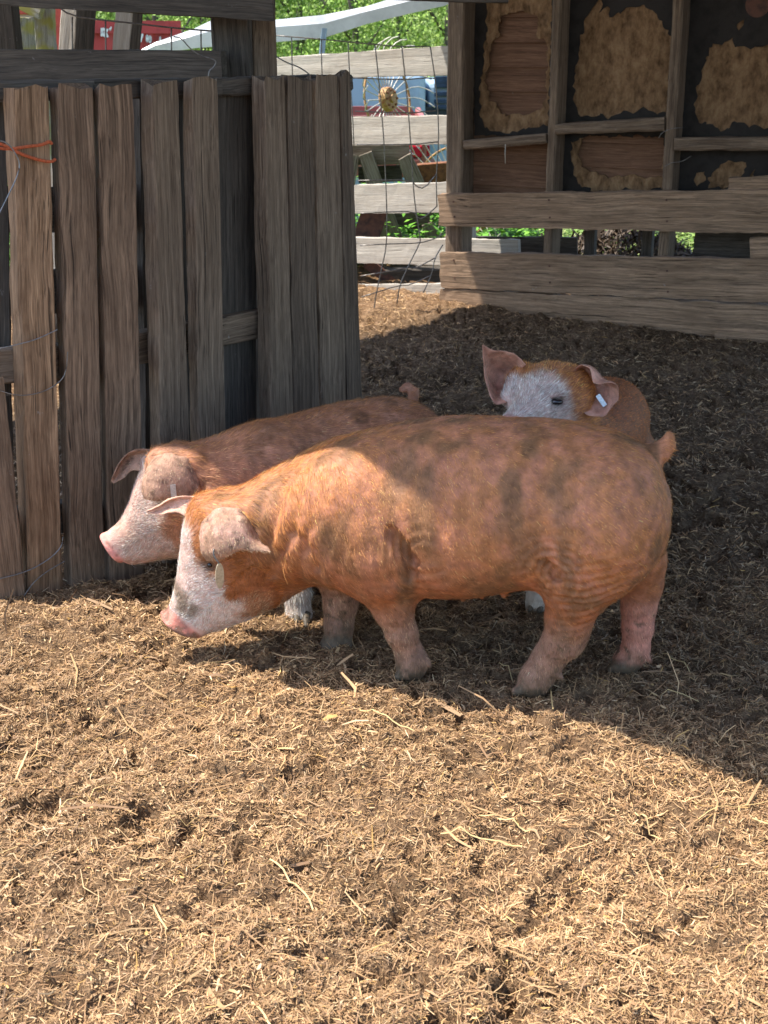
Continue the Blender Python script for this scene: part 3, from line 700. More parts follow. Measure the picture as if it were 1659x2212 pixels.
# ---------------------------------------------------------------- container, wagon
def container():
    Y0, X1 = 18.0, onY(391, 60, 18.0)[0]
    ztop = onY(391, 45, 18.0)[2]; L = 6.1; ang = math.radians(180 + 24); d = np.array([math.cos(ang), math.sin(ang), 0]); H = 2.6
    A = np.array([X1, 18.0, ztop - H]); B = A + d * L; nrm_in = np.array([-d[1], d[0], 0]); 
    if nrm_in[1] < 0: nrm_in = -nrm_in
    Wd = 2.4
    root = empty('shipping_container', A, 'red corrugated shipping container with white lettering behind the posts', 'container')
    V = []; T = []; n = 120; prev = None
    for i in range(n + 1):
        s = i / n * (L - .3) + .15; ph = (s / .28) % 1; o_ = .036 * (min(1, max(0, (abs(ph - .5) - .14) / .12)))
        p = A + d * s + nrm_in * (.03 + o_); V += [p + np.array([0, 0, .16]), p + np.array([0, 0, H - .16])]
        if i: q = len(V); T.append((q - 4, q - 2, q - 1, q - 3))
    obj('corrugated_side', (V, T), M_red, root)
    cen = A + d * L / 2 + nrm_in * Wd / 2
    def bx(c, sx, sy, sz): return box(c, sx, sy, sz, math.atan2(d[1], d[0]))
    fr = [bx(A + d * L / 2 + nrm_in * .05 + np.array([0, 0, H - .08]), L, .10, .16), bx(A + d * L / 2 + nrm_in * .05 + np.array([0, 0, .08]), L, .10, .16),
          bx(A + d * .075 + nrm_in * .05 + np.array([0, 0, H / 2]), .15, .11, H - .01), bx(A + d * (L - .075) + nrm_in * .05 + np.array([0, 0, H / 2]), .15, .11, H - .01)]
    obj('frame', merge(fr), M_red, root)
    obj('shell', bx(cen + np.array([0, 0, H / 2]) + nrm_in * .06, L - .1, Wd - .12, H - .04), M_red, root)
    # lettering
    cu = {'K': [[(0, 0), (0, 1)], [(.55, 1), (.05, .45)], [(.2, .55), (.6, 0)]], '/': [[(0, 0), (.5, 1)]],
          '0': [[(.05, .15), (.05, .85), (.25, 1), (.5, .85), (.5, .15), (.25, 0), (.05, .15)]],
          '9': [[(.1, .05), (.35, 0), (.5, .3), (.5, .85), (.25, 1), (.03, .8), (.05, .5), (.3, .42), (.5, .55)]], 'V': [[(0, .7), (.25, .45), (.6, 1)]], 'n': [[(0, 0), (0, .8), (.3, 1), (.5, .8), (.5, 0)]]}
    VT = []
    for (ch, px, py, hpx) in [('K', 401 / 4 * 0 + 236 - 36 + 0, 0, 0)] * 0 + [('K', 220 + 0, 143 / 1, 0)] * 0: pass
    def at(px, py): return onP(px, py, A - nrm_in * .012, nrm_in)
    for ch, x, y0, hh in [('K', 399, 333, 68), ('K', 413 + 2, 333, 68), ('V', 434, 290, 40), ('/', 553, 383, 62), ('0', 576, 390, 58), ('9', 588 + 1, 390, 58), ('n', 629, 372, 28)]:
        # coordinates measured on an enlarged crop (x in main px*1.0 below)
        pass
    k = .2315
    for ch, x, y0, hh in [('K', 948, 333, 66), ('K', 982, 342, 66), ('V', 1022, 300, 45), ('/', 1312, 385, 64), ('0', 1366, 388, 55), ('9', 1392, 394, 55), ('n', 1490, 372, 26)]:
        LT = []
        for st in cu[ch]:
            pts = [at((x + a * hh * .52) * k, (y0 - b * hh) * k) for a, b in st]
            for p, q in zip(pts[:-1], pts[1:]):
                dd = nrm(q - p); sd = np.cross(dd, nrm_in) * .011 * (hh / 60); e = dd * .008
                LT.append(([p - sd - e, p + sd - e, q + sd + e, q - sd + e, p - sd - e - nrm_in * .006, p + sd - e - nrm_in * .006, q + sd + e - nrm_in * .006, q - sd + e - nrm_in * .006],
                           [(0, 1, 2, 3), (4, 7, 6, 5), (0, 4, 5, 1), (1, 5, 6, 2), (2, 6, 7, 3), (3, 7, 4, 0)]))
        obj('letter', merge(LT), M_letter, root)
container()
def wagon():
    Y = 11.0
    def q(x, y, b=0): return onY(x * .2315, y * .2315, Y + b)
    root = empty('farm_wagon', (q(300, 300)[0], Y, -.3), 'old wagon with weathered white plank side in a red steel frame', 'wagon')
    for (y0, y1) in [(118, 206), (210, 300), (304, 398), (424, 520), (524, 620)]:
        a = q(-150, (y0 + y1) / 2, .02); b = q(525 if y0 < 400 else 545, (y0 + y1) / 2, .02); board('side_plank', a, b, q(0, y0)[2] - q(0, y1)[2], .03, (0, 0, 1), W_fence, root)
    def fr(x0, y0, x1, y1, w):
        return board('frame_bar', q(x0, y0, -.01), q(x1, y1, -.01), w, .06, (0, 0, 1) if abs(x1 - x0) > abs(y1 - y0) else (1, 0, 0), M_redtr, root, wob=.001)
    fr(-150, 96, 500, 80, .075); fr(-150, 411, 548, 411, .05); fr(545, 60, 535, 640, .11); fr(20, 100, 20, 640, .05)
    obj('bed', box((q(200, 500)[0], Y + 1.0, .25), 3.6, 1.9, .12), M_redtr, root)
    for x in (-1.2, 1.1):
        for yy in (Y + .25, Y + 1.75):
            cx = q(200, 500)[0] + x
            V, T = tube(None, [(cx, yy - .1, -.3), (cx, yy + .1, -.3)], .36, None, seg=20); obj('wheel', (V, T), M_rub, root)
wagon()
# ---------------------------------------------------------------- machinery seen through the gap
def q2(cx, cy, Y): return onY(713.2 + cx * .3224, cy * .3224, Y)
def rake(name_loc, cx, cy, R, Y, label, t0=0, t1=2 * math.pi, nt=36, hub=True, tilt=.5):
    c = q2(cx, cy, Y); root = empty('hay_rake_wheel', c, label, 'rake wheel')
    ax = nrm((math.sin(tilt), -math.cos(tilt), .15)); s = nrm(np.cross(ax, (0, 0, 1))); u = np.cross(s, ax)
    rim = [c + (s * math.cos(a) + u * math.sin(a)) * R * .78 for a in np.linspace(t0, t1, 60)]
    tube('rim', rim, .009, M_yel, root)
    VT = []
    for a in np.linspace(t0, t1, nt, endpoint=False):
        d = s * math.cos(a) + u * math.sin(a); tt = -s * math.sin(a) + u * math.cos(a)
        VT.append(tube(None, [c + d * .1, c + d * R * .5, c + d * R * .95 + ax * .03, c + d * R * 1.12 + tt * .05 + ax * .09, c + d * R * 1.13 + tt * .09 + ax * .14], .0042, None, seg=5, smooth_pts=1))
    V, T = merge(VT); obj('tines', (V, T), M_tine, root, smooth=True)
    if hub:
        V = []; T = []; n = 20
        for j, (r, h) in enumerate([(.0, .06), (.028, .058), (.032, .04), (.082, .036), (.09, .015), (.09, -.02)]):
            for k in range(n): a = 2 * math.pi * k / n; V.append(c + (s * math.cos(a) + u * math.sin(a)) * r + ax * h)
            if j: 
                for k in range(n): T.append(((j - 1) * n + k, (j - 1) * n + (k + 1) % n, j * n + (k + 1) % n, j * n + k))
        obj('hub', (V, T), M_yel, root)
        VT = [tube(None, [c + (s * math.cos(a) + u * math.sin(a)) * .062 + ax * .03, c + (s * math.cos(a) + u * math.sin(a)) * .062 + ax * .05], .009, None, seg=6) for a in np.linspace(0, 6.28, 9)[:-1]]
        for vt in VT: obj('hub_bolt', vt, M_rust, root)
rake('a', 385, 665, .37, 9.9, 'large rake wheel with pale radiating tines and yellow hub above the red truck', nt=26, tilt=.95)
rake('b', 850, 1290, .42, 9.4, 'second rake wheel whose fan of pale tines shows right of the tail lamp', nt=50, hub=False, tilt=-.4)
def pickup():
    Y = 10.6
    def x(cx): return q2(cx, 0, Y)[0]
    def z(cy): return q2(0, cy, Y)[2]
    xr = x(625); W = 1.75; xl = xr - W; yr = Y; L = 5.0
    root = empty('pickup_truck', ((xl + xr) / 2, Y + 2.4, -.35), 'faded red pickup truck backed up behind the fence with one red tail lamp', 'truck')
    zt = z(775); zb = z(1190)
    def side(xx, s):
        # body side with wheel arch, profile in (y,z)
        prof = [(yr, zb), (yr, zt - .1), (yr + .06, zt), (yr + 2.0, zt), (yr + 2.05, zt + .02), (yr + 2.2, zt + .26), (yr + 3.0, zt + .28), (yr + 3.5, zt + .02), (yr + 4.9, zt - .06), (yr + 5.0, zt - .3), (yr + 5.0, zb)]
        for yc in (yr + 4.1, yr + 1.0):
            for a in np.linspace(0, math.pi, 9): prof.append((yc + .4 * math.cos(a), zb + .4 * math.sin(a)))
        n = len(prof); V = [(xx, p[0], p[1]) for p in prof] + [(xx - s * .05, p[0], p[1]) for p in prof]
        tri = tessellate_polygon([[Vector((p[0], p[1], 0)) for p in prof]])
        T = [tuple(t) for t in tri] + [tuple(i + n for i in t[::-1]) for t in tri] + [(i, (i + 1) % n, (i + 1) % n + n, i + n) for i in range(n)]
        obj('body_side', (V, T), M_pink, root)
    side(xr, 1); side(xl, -1)
    obj('tailgate', box(((xl + xr) / 2, yr - .005, (zt + zb) / 2 + .06), W - .26, .05, zt - zb - .14), M_pink, root, bevel=.01)
    obj('bed_floor', box(((xl + xr) / 2, yr + 1.05, zb + .1), W - .12, 1.9, .05), M_rustdk, root)
    obj('cab_roof', box(((xl + xr) / 2, yr + 2.62, zt + .28), W - .12, .9, .05), M_pink, root, bevel=.02)
    obj('rear_window', box(((xl + xr) / 2, yr + 2.14, zt + .14), W - .2, .03, .22), M_glass, root)
    obj('hood', box(((xl + xr) / 2, yr + 4.2, zt - .03), W - .12, 1.45, .06), M_pink, root, bevel=.02)
    for sx in (xl + .07, x(570)):
        obj('tail_lamp', box((sx if sx > 0 - 9 else sx, yr - .035, z(1012)), .12, .06, z(975) - z(1050)), M_lamp, root, bevel=.008)
        obj('corner_post', box((sx, yr - .012, (zt + zb) / 2), .16, .05, zt - zb - .02), M_pink, root, bevel=.015)
    obj('bumper', box(((xl + xr) / 2, yr - .12, zb - .06), W + .02, .12, .14), M_rust, root, bevel=.02)
    for yc in (yr + 4.1, yr + 1.0):
        for sx in (xl + .16, xr - .16):
            V, T = tube(None, [(sx - .1, yc, zb - .02), (sx + .1, yc, zb - .02)], .34, None, seg=22); w = obj('wheel', (V, T), M_rub, root)
            V, T = tube(None, [(sx - .11, yc, zb - .02), (sx + .11, yc, zb - .02)], .17, None, seg=16); obj('rim', (V, T), M_rust, w) if False else None
    # the truck stands side-on: turn it so its bed runs to the left of its rear corner
    rl = np.array(root.location)
    for ch in [o for o in bpy.data.objects if o.parent == root]:
        n_ = len(ch.data.vertices); co = np.zeros(n_ * 3, np.float32); ch.data.vertices.foreach_get('co', co); co = co.reshape(-1, 3) + rl
        dx, dy = co[:, 0] - xr, co[:, 1] - yr; co = np.stack([xr - dy, yr - dx, co[:, 2]], 1) - rl
        ch.data.vertices.foreach_set('co', co.astype(np.float32).ravel()); ch.data.flip_normals(); ch.data.update()
    obj('tail_lamp', box((xr - .085, yr - .012, z(1012)), .17, .07, z(975) - z(1050)), M_lamp, root, bevel=.008)
    obj('lower_panel', box((xr - .12, yr - .02, (z(1060) + z(1180)) / 2), .22, .06, z(1060) - z(1180)), M_pink, root, bevel=.015)
    root.location = root.location
pickup()
def bluetruck():
    Y = 13.5
    xl = q2(60, 0, Y)[0]; xr = q2(1000, 0, Y)[0]; zt = q2(0, 485, Y)[2]; zb = -.5
    root = empty('farm_truck', ((xl + xr) / 2, Y + 1.5, -.9), 'pale blue boxy farm truck with dark louvred panel behind the rake wheel', 'truck')
    xm = q2(648, 0, Y)[0]
    obj('body', box(((xl + xm) / 2, Y + 1.4, (zt + zb) / 2), xm - xl, 2.6, zt - zb), M_blue, root, bevel=.06)
    obj('cab', box(((xm + xr) / 2 + .02, Y + 1.5, (zt + zb) / 2 - .05), xr - xm - .03, 2.2, zt - zb - .1), M_blue, root, bevel=.06)
    for cy in (530, 556, 582, 640, 690, 730):
        obj('louvre', box(((xm + xr) / 2 + .05, Y + .37, q2(0, cy, Y)[2]), (xr - xm) * .8, .06, .045), M_navy, root, bevel=.008)
    obj('side_window', box(((xm + xr) / 2 + .1, Y + .385, q2(0, 760, Y)[2] - .1), .9, .03, .3), M_glass, root)
    for sx in (xl + .6, xr - .5):
        V, T = tube(None, [(sx, Y + .05, zb - .05), (sx, Y + .3, zb - .05)], .42, None, seg=20); obj('wheel', (V, T), M_rub, root)
bluetruck()
def trestles():
    def P(cx, cy, Y): return q2(cx, cy, Y)
    r = empty('wooden_trestle', P(350, 1030, 8.9), 'grey wooden trestle bench with slanting legs in front of the red truck', 'trestle')
    Y = 8.9
    board('bench_top', P(100, 1040, Y), P(530, 1035, Y), .13, .06, (0, 0, 1), W_bench, r)
    board('bench_top', P(100, 1005, Y + .12), P(520, 1003, Y + .12), .2, .05, (0, 1, .2), W_bench, r)
    for (a, b, c, d, yo) in [(235, 1030, 310, 1240, -.05), (235, 1030, 400, 1660, .0), (500, 1050, 590, 1240, -.06), (500, 1060, 700, 1640, 0), (150, 1040, 60, 1640, -.03)]:
        p0 = P(a, b, Y + yo); p1 = P(c, d, Y + yo)
        board('leg', p0, p1, .095, .05, (1, 0, 0), W_bench, r)
    board('brace', P(190, 1175, Y + .1), P(480, 1160, Y + .1), .11, .03, (0, 0, 1), W_dark, r)
    r = empty('wooden_trestle', P(560, 1480, 8.6), 'low dark wooden trestle standing among the weeds behind the fence', 'trestle')
    Y = 8.6
    board('bench_top', P(415, 1475, Y), P(690, 1470, Y), .12, .05, (0, 0, 1), W_dark, r)
    for (a, b, c, d) in [(380, 1430, 460, 1640), (655, 1500, 700, 1640), (450, 1750, 570, 1880), (360, 1440, 330, 1900)]:
        board('leg', P(a, b, Y - .04), P(c, d, Y - .04), .085, .045, (1, 0, 0), W_bench, r)
    o = board('steel_channel', q2(225, 1640, 8.3), q2(305, 1400, 8.3), .17, .06, (1, 0, 0), M_rustdk); tag(o, 'brown steel channel leaning behind the third fence board', 'steel beam')
    o = board('steel_bar', q2(240, 1760, 8.2), q2(445, 1915, 8.2), .07, .05, (0, 0, 1), M_rustdk); tag(o, 'red brown steel bar lying slantwise low behind the fence', 'steel bar')
    o = board('rusty_drawbar', q2(590, 1180, 9.1), q2(790, 1165, 9.1), .16, .09, (0, 0, 1), M_rust); tag(o, 'rusty square drawbar below the second rake wheel', 'drawbar')
    o = board('timber_baulk', q2(330, 1895, 8.2), q2(900, 1880, 8.2), .16, .14, (0, 0, 1), W_dark); tag(o, 'dark timber baulk on the ground behind the lowest fence board', 'timber')
trestles()
# ---------------------------------------------------------------- greenery
def leafcloud(name, cen, rad, n, size, cols, parent=None, clump=14, mat=None, flat=1.0, trunkc=None):
    """leaves gathered in clumps through a volume"""
    cen = np.array(cen, float); rad = np.array(rad, float)
    nc = max(3, n // clump); d = rng.normal(0, 1, (nc, 3)); d /= np.linalg.norm(d, axis=1)[:, None]
    r = rng.uniform(.35, 1.05, nc) ** .6; cc = cen + d * r[:, None] * rad
    which = rng.integers(0, nc, n); cs = np.mean(rad) * .16
    p = cc[which] + rng.normal(0, cs, (n, 3))
    a = rng.normal(0, 1, (n, 3)); a /= np.linalg.norm(a, axis=1)[:, None]; b = np.cross(a, rng.normal(0, 1, (n, 3))); b /= np.linalg.norm(b, axis=1)[:, None]
    s = size * rng.uniform(.6, 1.3, n)[:, None]
    V = np.stack([p - a * s, p - b * s * .5, p + a * s, p + b * s * .5], 1).reshape(-1, 3)
    T = np.arange(n * 4).reshape(-1, 4)
    off = np.array(parent.location) if parent else 0
    o = mesh_np(name, V - off, T, mat or M_leaf, parent)
    cb = np.array(cols)[rng.integers(0, len(cols), nc)][which] * rng.uniform(.75, 1.25, n)[:, None]
    setcol(o, np.repeat(cb, 4, 0)); return o
SPR = [(.22, .34, .06), (.29, .41, .085), (.16, .26, .05), (.34, .46, .12)]
def trees():
    spec = [(345, 33, 0, 7.5, 'pale green spring tree rising behind the right end of the red container'),
            (440, 36, 1, 8, 'yellow green spring tree between the red container and the dark corner post'),
            (640, 37, 2, 8, 'darker green tree just right of the corner post, above the blue stake'),
            (760, 34, 0, 7, 'light green tree under the middle of the long white sheet'),
            (860, 38, 3, 8.5, 'brightest yellow green tree above the rake wheel'),
            (960, 33, 1, 7.5, 'fresh green tree close beside the left post of the stud wall'),
            (60, 34, 3, 7, 'bright green tree showing over the top of the old wagon'),
            (1400, 12.5, 2, 0, '')]
    for (px, Y, ci, H, lab) in spec:
        if not lab: continue
        x = onY(px, 100, Y)[0]; y = Y; g = G(x, y)
        root = empty('broadleaf_tree', (x, y, g), lab, 'tree', 'broadleaf trees below the wooded hillside')
        k = SPR[ci]; cols = [k, tuple(c * .6 for c in k), tuple(min(1, c * 1.35) for c in k)]
        leafcloud('crown', (x, y, g + H * .5), (1.7, 1.6, H * .52), 10000, .05, cols, root, clump=26)
        V, T = merge([tube(None, [(x, y, g - .2), (x + rng.normal(0, .1), y, g + H * .4), (x + rng.normal(0, .3), y, g + H * .8)], .12, None, seg=8, r1=.05)] +
                     [tube(None, [(x, y, g + H * f), (x + dx, y + rng.normal(0, .5), g + H * (f + .2))], .05, None, seg=6, r1=.02) for f, dx in ((.25, 1.0), (.35, -1.1), (.45, .8), (.5, -.7))])
        obj('trunk', (V, T), W_dark, root, smooth=True)
    Vs = []; Cs = []; 
    for k in range(70):
        x = rng.uniform(-26, 14); y = rng.uniform(40, 62); g = G(x, y); H = rng.uniform(5, 10); n = 1500
        cl = rng.normal(0, 1, (60, 3)); cl /= np.linalg.norm(cl, axis=1)[:, None]; cl *= rng.uniform(.5, 1, (60, 1)) * np.array([2.4, 2.2, H * .5]); w = rng.integers(0, 60, n)
        p = np.array([x, y, g + H * .48]) + cl[w] + rng.normal(0, .38, (n, 3)); a = rng.normal(0, 1, (n, 3)); a /= np.linalg.norm(a, axis=1)[:, None]; bb = np.cross(a, rng.normal(0, 1, (n, 3))); bb /= np.linalg.norm(bb, axis=1)[:, None]
        Vs.append(np.stack([p - a * .11, p - bb * .055, p + a * .11, p + bb * .055], 1).reshape(-1, 3)); c = np.array(SPR[k % 4]) * (.55 + .6 * rng.uniform(0, 1, 60))[w][:, None]; Cs.append(np.repeat(c, 4, 0))
    V = np.concatenate(Vs); o = mesh_np('hillside_wood', V, np.arange(len(V)).reshape(-1, 4), M_leaf); setcol(o, np.concatenate(Cs))
    tag(o, 'sunlit spring green wood covering the hillside beyond the yard', 'wood', kind='stuff')
trees()
def weeds():
    n = 0; P = []
    def patch(x0, x1, y0, y1, k, h, name, label, cols, sz=.05):
        xs = rng.uniform(x0, x1, k); ys = rng.uniform(y0, y1, k); V = []; C = []
        g = ground_h(xs, ys); hh = h * rng.uniform(.4, 1.1, k)
        L = 9
        base = np.repeat(np.stack([xs, ys, g], 1), L, 0); t = rng.uniform(.15, 1, k * L)
        ang = rng.uniform(0, 2 * np.pi, k * L); lift = rng.uniform(-.2, .7, k * L)
        d = np.stack([np.cos(ang) * np.cos(lift), np.sin(ang) * np.cos(lift), np.sin(lift)], 1)
        s = sz * rng.uniform(.5, 1.2, k * L)[:, None]
        p = base + np.stack([0 * t, 0 * t, t * np.repeat(hh, L)], 1); side = np.cross(d, [0, 0, 1.0]); side /= np.linalg.norm(side, axis=1)[:, None]
        V = np.stack([p, p + d * s * .6 + side * s * .3, p + d * s * 1.5 - np.array([0, 0, .01]), p + d * s * .6 - side * s * .3], 1).reshape(-1, 3)
        o = mesh_np(name, V, np.arange(len(V)).reshape(-1, 4), M_leaf); c = np.array(cols)[rng.integers(0, len(cols), k * L)] * rng.uniform(.7, 1.2, (k * L, 1))
        setcol(o, np.repeat(c, 4, 0)); tag(o, label, 'weeds', kind='stuff')
    gc = [(.13, .34, .03), (.20, .45, .05), (.08, .22, .02)]
    patch(-3.4, 1.1, 8.35, 10.3, 1900, .45, 'weeds', 'bright green nettles and weeds growing behind the plank fence', gc, .06)
    patch(-5, -1.2, 7.2, 9.2, 1500, .5, 'weeds', 'bright green weeds seen through slits of the brown plank fence', gc, .06)
    patch(.9, 4.5, 9.2, 13, 5000, .09, 'grass', 'sunlit short grass seen under the feeding rail', [(.26, .36, .08), (.34, .40, .14), (.16, .28, .04)], .05)
    # manure heap beyond the wall
    c = wp(1345, 530, 1.6); x = []; 
    a = rng.uniform(0, 2 * np.pi, 5000); r = np.sqrt(rng.uniform(0, 1, 5000)) * .6; hx = c[0] + r * np.cos(a); hy = c[1] + r * np.sin(a) * .6
    zz = .26 * (1 - (r / .6) ** 2) + rng.normal(0, .01, 5000)
    Lh = .05 * np.exp(rng.normal(0, .4, 5000)); o = blades('manure_heap', hx, hy, Lh, Lh * .16, np.tile([[.06, .04, .025]], (5000, 1)) * rng.uniform(.5, 2.2, (5000, 1)), tilt=.7, lift=zz)
    tag(o, 'dark matted manure heap glimpsed in the gap between the two rails', 'manure', kind='stuff')
weeds()
# ---------------------------------------------------------------- pigs: one smooth body surface each
def pchip(xs, ys):
    xs = np.array(xs, float); ys = np.array(ys, float); o = np.argsort(xs); xs, ys = xs[o], ys[o]
    d = np.diff(ys) / np.diff(xs); m = np.zeros(len(xs)); m[0], m[-1] = d[0], d[-1]
    for i in range(1, len(xs) - 1): m[i] = 0 if d[i - 1] * d[i] <= 0 else 2 * d[i - 1] * d[i] / (d[i - 1] + d[i])
    def f(x):
        x = np.clip(x, xs[0], xs[-1]); i = np.clip(np.searchsorted(xs, x) - 1, 0, len(xs) - 2); h = xs[i + 1] - xs[i]; t = (x - xs[i]) / h
        return (2 * t**3 - 3 * t**2 + 1) * ys[i] + (t**3 - 2 * t**2 + t) * h * m[i] + (-2 * t**3 + 3 * t**2) * ys[i + 1] + (t**3 - t**2) * h * m[i + 1]
    return f
class Loft:
    """solid swept along a straight axis; up/down half heights and lateral half width vary along it"""
    def __init__(s, O, A, U, up, dn, wid, slant=True, power=2.0, lat=None):
        s.O = np.array(O, float); s.A = nrm(A); s.U = nrm(np.array(U) - s.A * np.dot(U, s.A)); s.L = np.cross(s.A, s.U)
        s.up, s.dn, s.wd = pchip(*zip(*up)), pchip(*zip(*dn)), pchip(*zip(*wid)); s.lt = pchip(*zip(*lat)) if lat else None
        s.s0 = max(min(a for a, _ in up), min(a for a, _ in dn)); s.s1 = min(max(a for a, _ in up), max(a for a, _ in dn)); s.pw = power
    def coords(s, P):
        q = P - s.O; return q @ s.A, q @ s.U, q @ s.L
    def __call__(s, P):
        t, u, l = s.coords(P); tc = np.clip(t, s.s0, s.s1); a, b = s.up(tc), s.dn(tc); w = np.maximum(s.wd(tc), .004)
        if s.lt: l = l - s.lt(tc)
        c = (a + b) / 2; h = np.maximum((a - b) / 2, .004); x = np.abs(l) / w; y = np.abs(u - c) / h
        r = (x**s.pw + y**s.pw) ** (1 / s.pw); d = (r - 1) * np.minimum(w, h); ds = np.abs(t - tc)
        return np.where(ds > 0, np.hypot(np.maximum(d, 0), ds) + np.minimum(d, 0) * 0, d)
class Chain:
    def __init__(s, pts, rad): s.p = [np.array(p, float) for p in pts]; s.r = rad
    def __call__(s, P):
        o = None
        for a, b, ra, rb in zip(s.p[:-1], s.p[1:], s.r[:-1], s.r[1:]):
            v = b - a; t = np.clip(((P - a) @ v) / np.dot(v, v), 0, 1); d = np.linalg.norm(P - a - t[:, None] * v, axis=1) - (ra + t * (rb - ra))
            o = d if o is None else smin(o, d, .012)
        return o
class Ell:
    def __init__(s, c, r, M=None): s.c = np.array(c, float); s.r = np.array(r, float); s.M = M
    def __call__(s, P):
        q = P - s.c
        if s.M is not None: q = q @ np.array(s.M).T
        k = np.linalg.norm(q / s.r, axis=1); return (k - 1) * s.r.min() * (.5 + .5 * np.clip(k, 0, 1)) if False else (k - 1) * s.r.min()
def smin(a, b, k): h = np.clip(.5 + .5 * (b - a) / k, 0, 1); return b * (1 - h) + a * h - k * h * (1 - h)
def smax(a, b, k): return -smin(-a, -b, k)
def field(prims):
    def f(P):
        o = None
        for pr, k, op in prims:
            d = pr(P)
            if o is None: o = d
            elif op == '+': o = smin(o, d, k)
            else: o = smax(o, -d, k)
        return o
    return f
def surface(f, lo, hi, h):
    lo = np.array(lo, float); n = np.ceil((np.array(hi) - lo) / h / 4).astype(int) * 4 + 1
    nc = (n - 1) // 4 + 1; ax = [lo[i] + np.arange(nc[i]) * h * 4 for i in range(3)]
    Gc = np.stack(np.meshgrid(*ax, indexing='ij'), -1).reshape(-1, 3); dc = f(Gc).reshape(nc)
    rep = dc
    for a in range(3): rep = np.repeat(rep, 4, axis=a)
    # offset so that nearest coarse sample is used
    D = np.full(n, 1.0); sl = [np.clip((np.arange(n[i]) + 2), 0, rep.shape[i] - 1) for i in range(3)]; D = rep[np.ix_(*sl)].copy()
    near = np.abs(D) < h * 5.5; ii = np.argwhere(near); P = lo + ii * h; vals = np.concatenate([f(P[k:k + 300000]) for k in range(0, len(P), 300000)]); D[near] = vals
    D[0] = D[-1] = 1; D[:, 0] = D[:, -1] = 1; D[:, :, 0] = D[:, :, -1] = 1
    s = D < 0; cs = [s[a:n[0] - 1 + a, b:n[1] - 1 + b, c:n[2] - 1 + c] for a in (0, 1) for b in (0, 1) for c in (0, 1)]
    cnt = sum(c.astype(int) for c in cs); act = (cnt > 0) & (cnt < 8); cells = np.argwhere(act); idx = -np.ones(act.shape, int); idx[act] = np.arange(len(cells))
    acc = np.zeros((len(cells), 3)); num = np.zeros(len(cells))
    cor = np.array([(a, b, c) for a in (0, 1) for b in (0, 1) for c in (0, 1)])
    for i in range(8):
        for j in range(i + 1, 8):
            if np.abs(cor[i] - cor[j]).sum() != 1: continue
            a = D[tuple((cells + cor[i]).T)]; b = D[tuple((cells + cor[j]).T)]; m = (a < 0) != (b < 0); t = np.where(m, a / np.where(m, a - b, 1), 0)
            acc[m] += (cor[i] + (cor[j] - cor[i]) * t[:, None])[m]; num[m] += 1
    V = lo + (cells + acc / num[:, None]) * h
    F_ = []
    for a in range(3):
        b, c = (a + 1) % 3, (a + 2) % 3; sh = [0, 0, 0]; sh[a] = 1
        A_ = s[tuple(slice(0, n[k] - sh[k]) for k in range(3))]; B_ = s[tuple(slice(sh[k], n[k]) for k in range(3))]
        e = np.argwhere(A_ != B_); e = e[(e[:, b] > 0) & (e[:, c] > 0) & (e[:, b] < n[b] - 1) & (e[:, c] < n[c] - 1)]
        def cell(db, dc_):
            q = e.copy(); q[:, b] -= db; q[:, c] -= dc_; return idx[tuple(q.T)]
        q = np.stack([cell(1, 1), cell(0, 1), cell(0, 0), cell(1, 0)], 1); ins = A_[tuple(e.T)]; q[~ins] = q[~ins][:, ::-1]; F_.append(q)
    F_ = np.concatenate(F_); F_ = F_[(F_ >= 0).all(1)]
    for _ in range(2):
        d = f(V); e = h * .3; g = np.stack([f(V + np.eye(3)[k] * e) - f(V - np.eye(3)[k] * e) for k in range(3)], 1) / (2 * e); g2 = (g * g).sum(1) + 1e-6
        V = V - g * np.clip(d / g2, -h * .7, h * .7)[:, None]
    Nn = g / np.linalg.norm(g, axis=1)[:, None]
    return V, F_, Nn
def laplace(V, F_, it=1, w=.5):
    E = np.concatenate([F_[:, [0, 1]], F_[:, [1, 2]], F_[:, [2, 3]], F_[:, [3, 0]]])
    for _ in range(it):
        s = np.zeros_like(V); c = np.zeros(len(V))
        for k in range(3): s[:, k] = np.bincount(E[:, 0], V[E[:, 1], k], len(V)) + np.bincount(E[:, 1], V[E[:, 0], k], len(V))
        c = np.bincount(E[:, 0], minlength=len(V)) + np.bincount(E[:, 1], minlength=len(V)); V = V * (1 - w) + w * s / c[:, None]
    return V
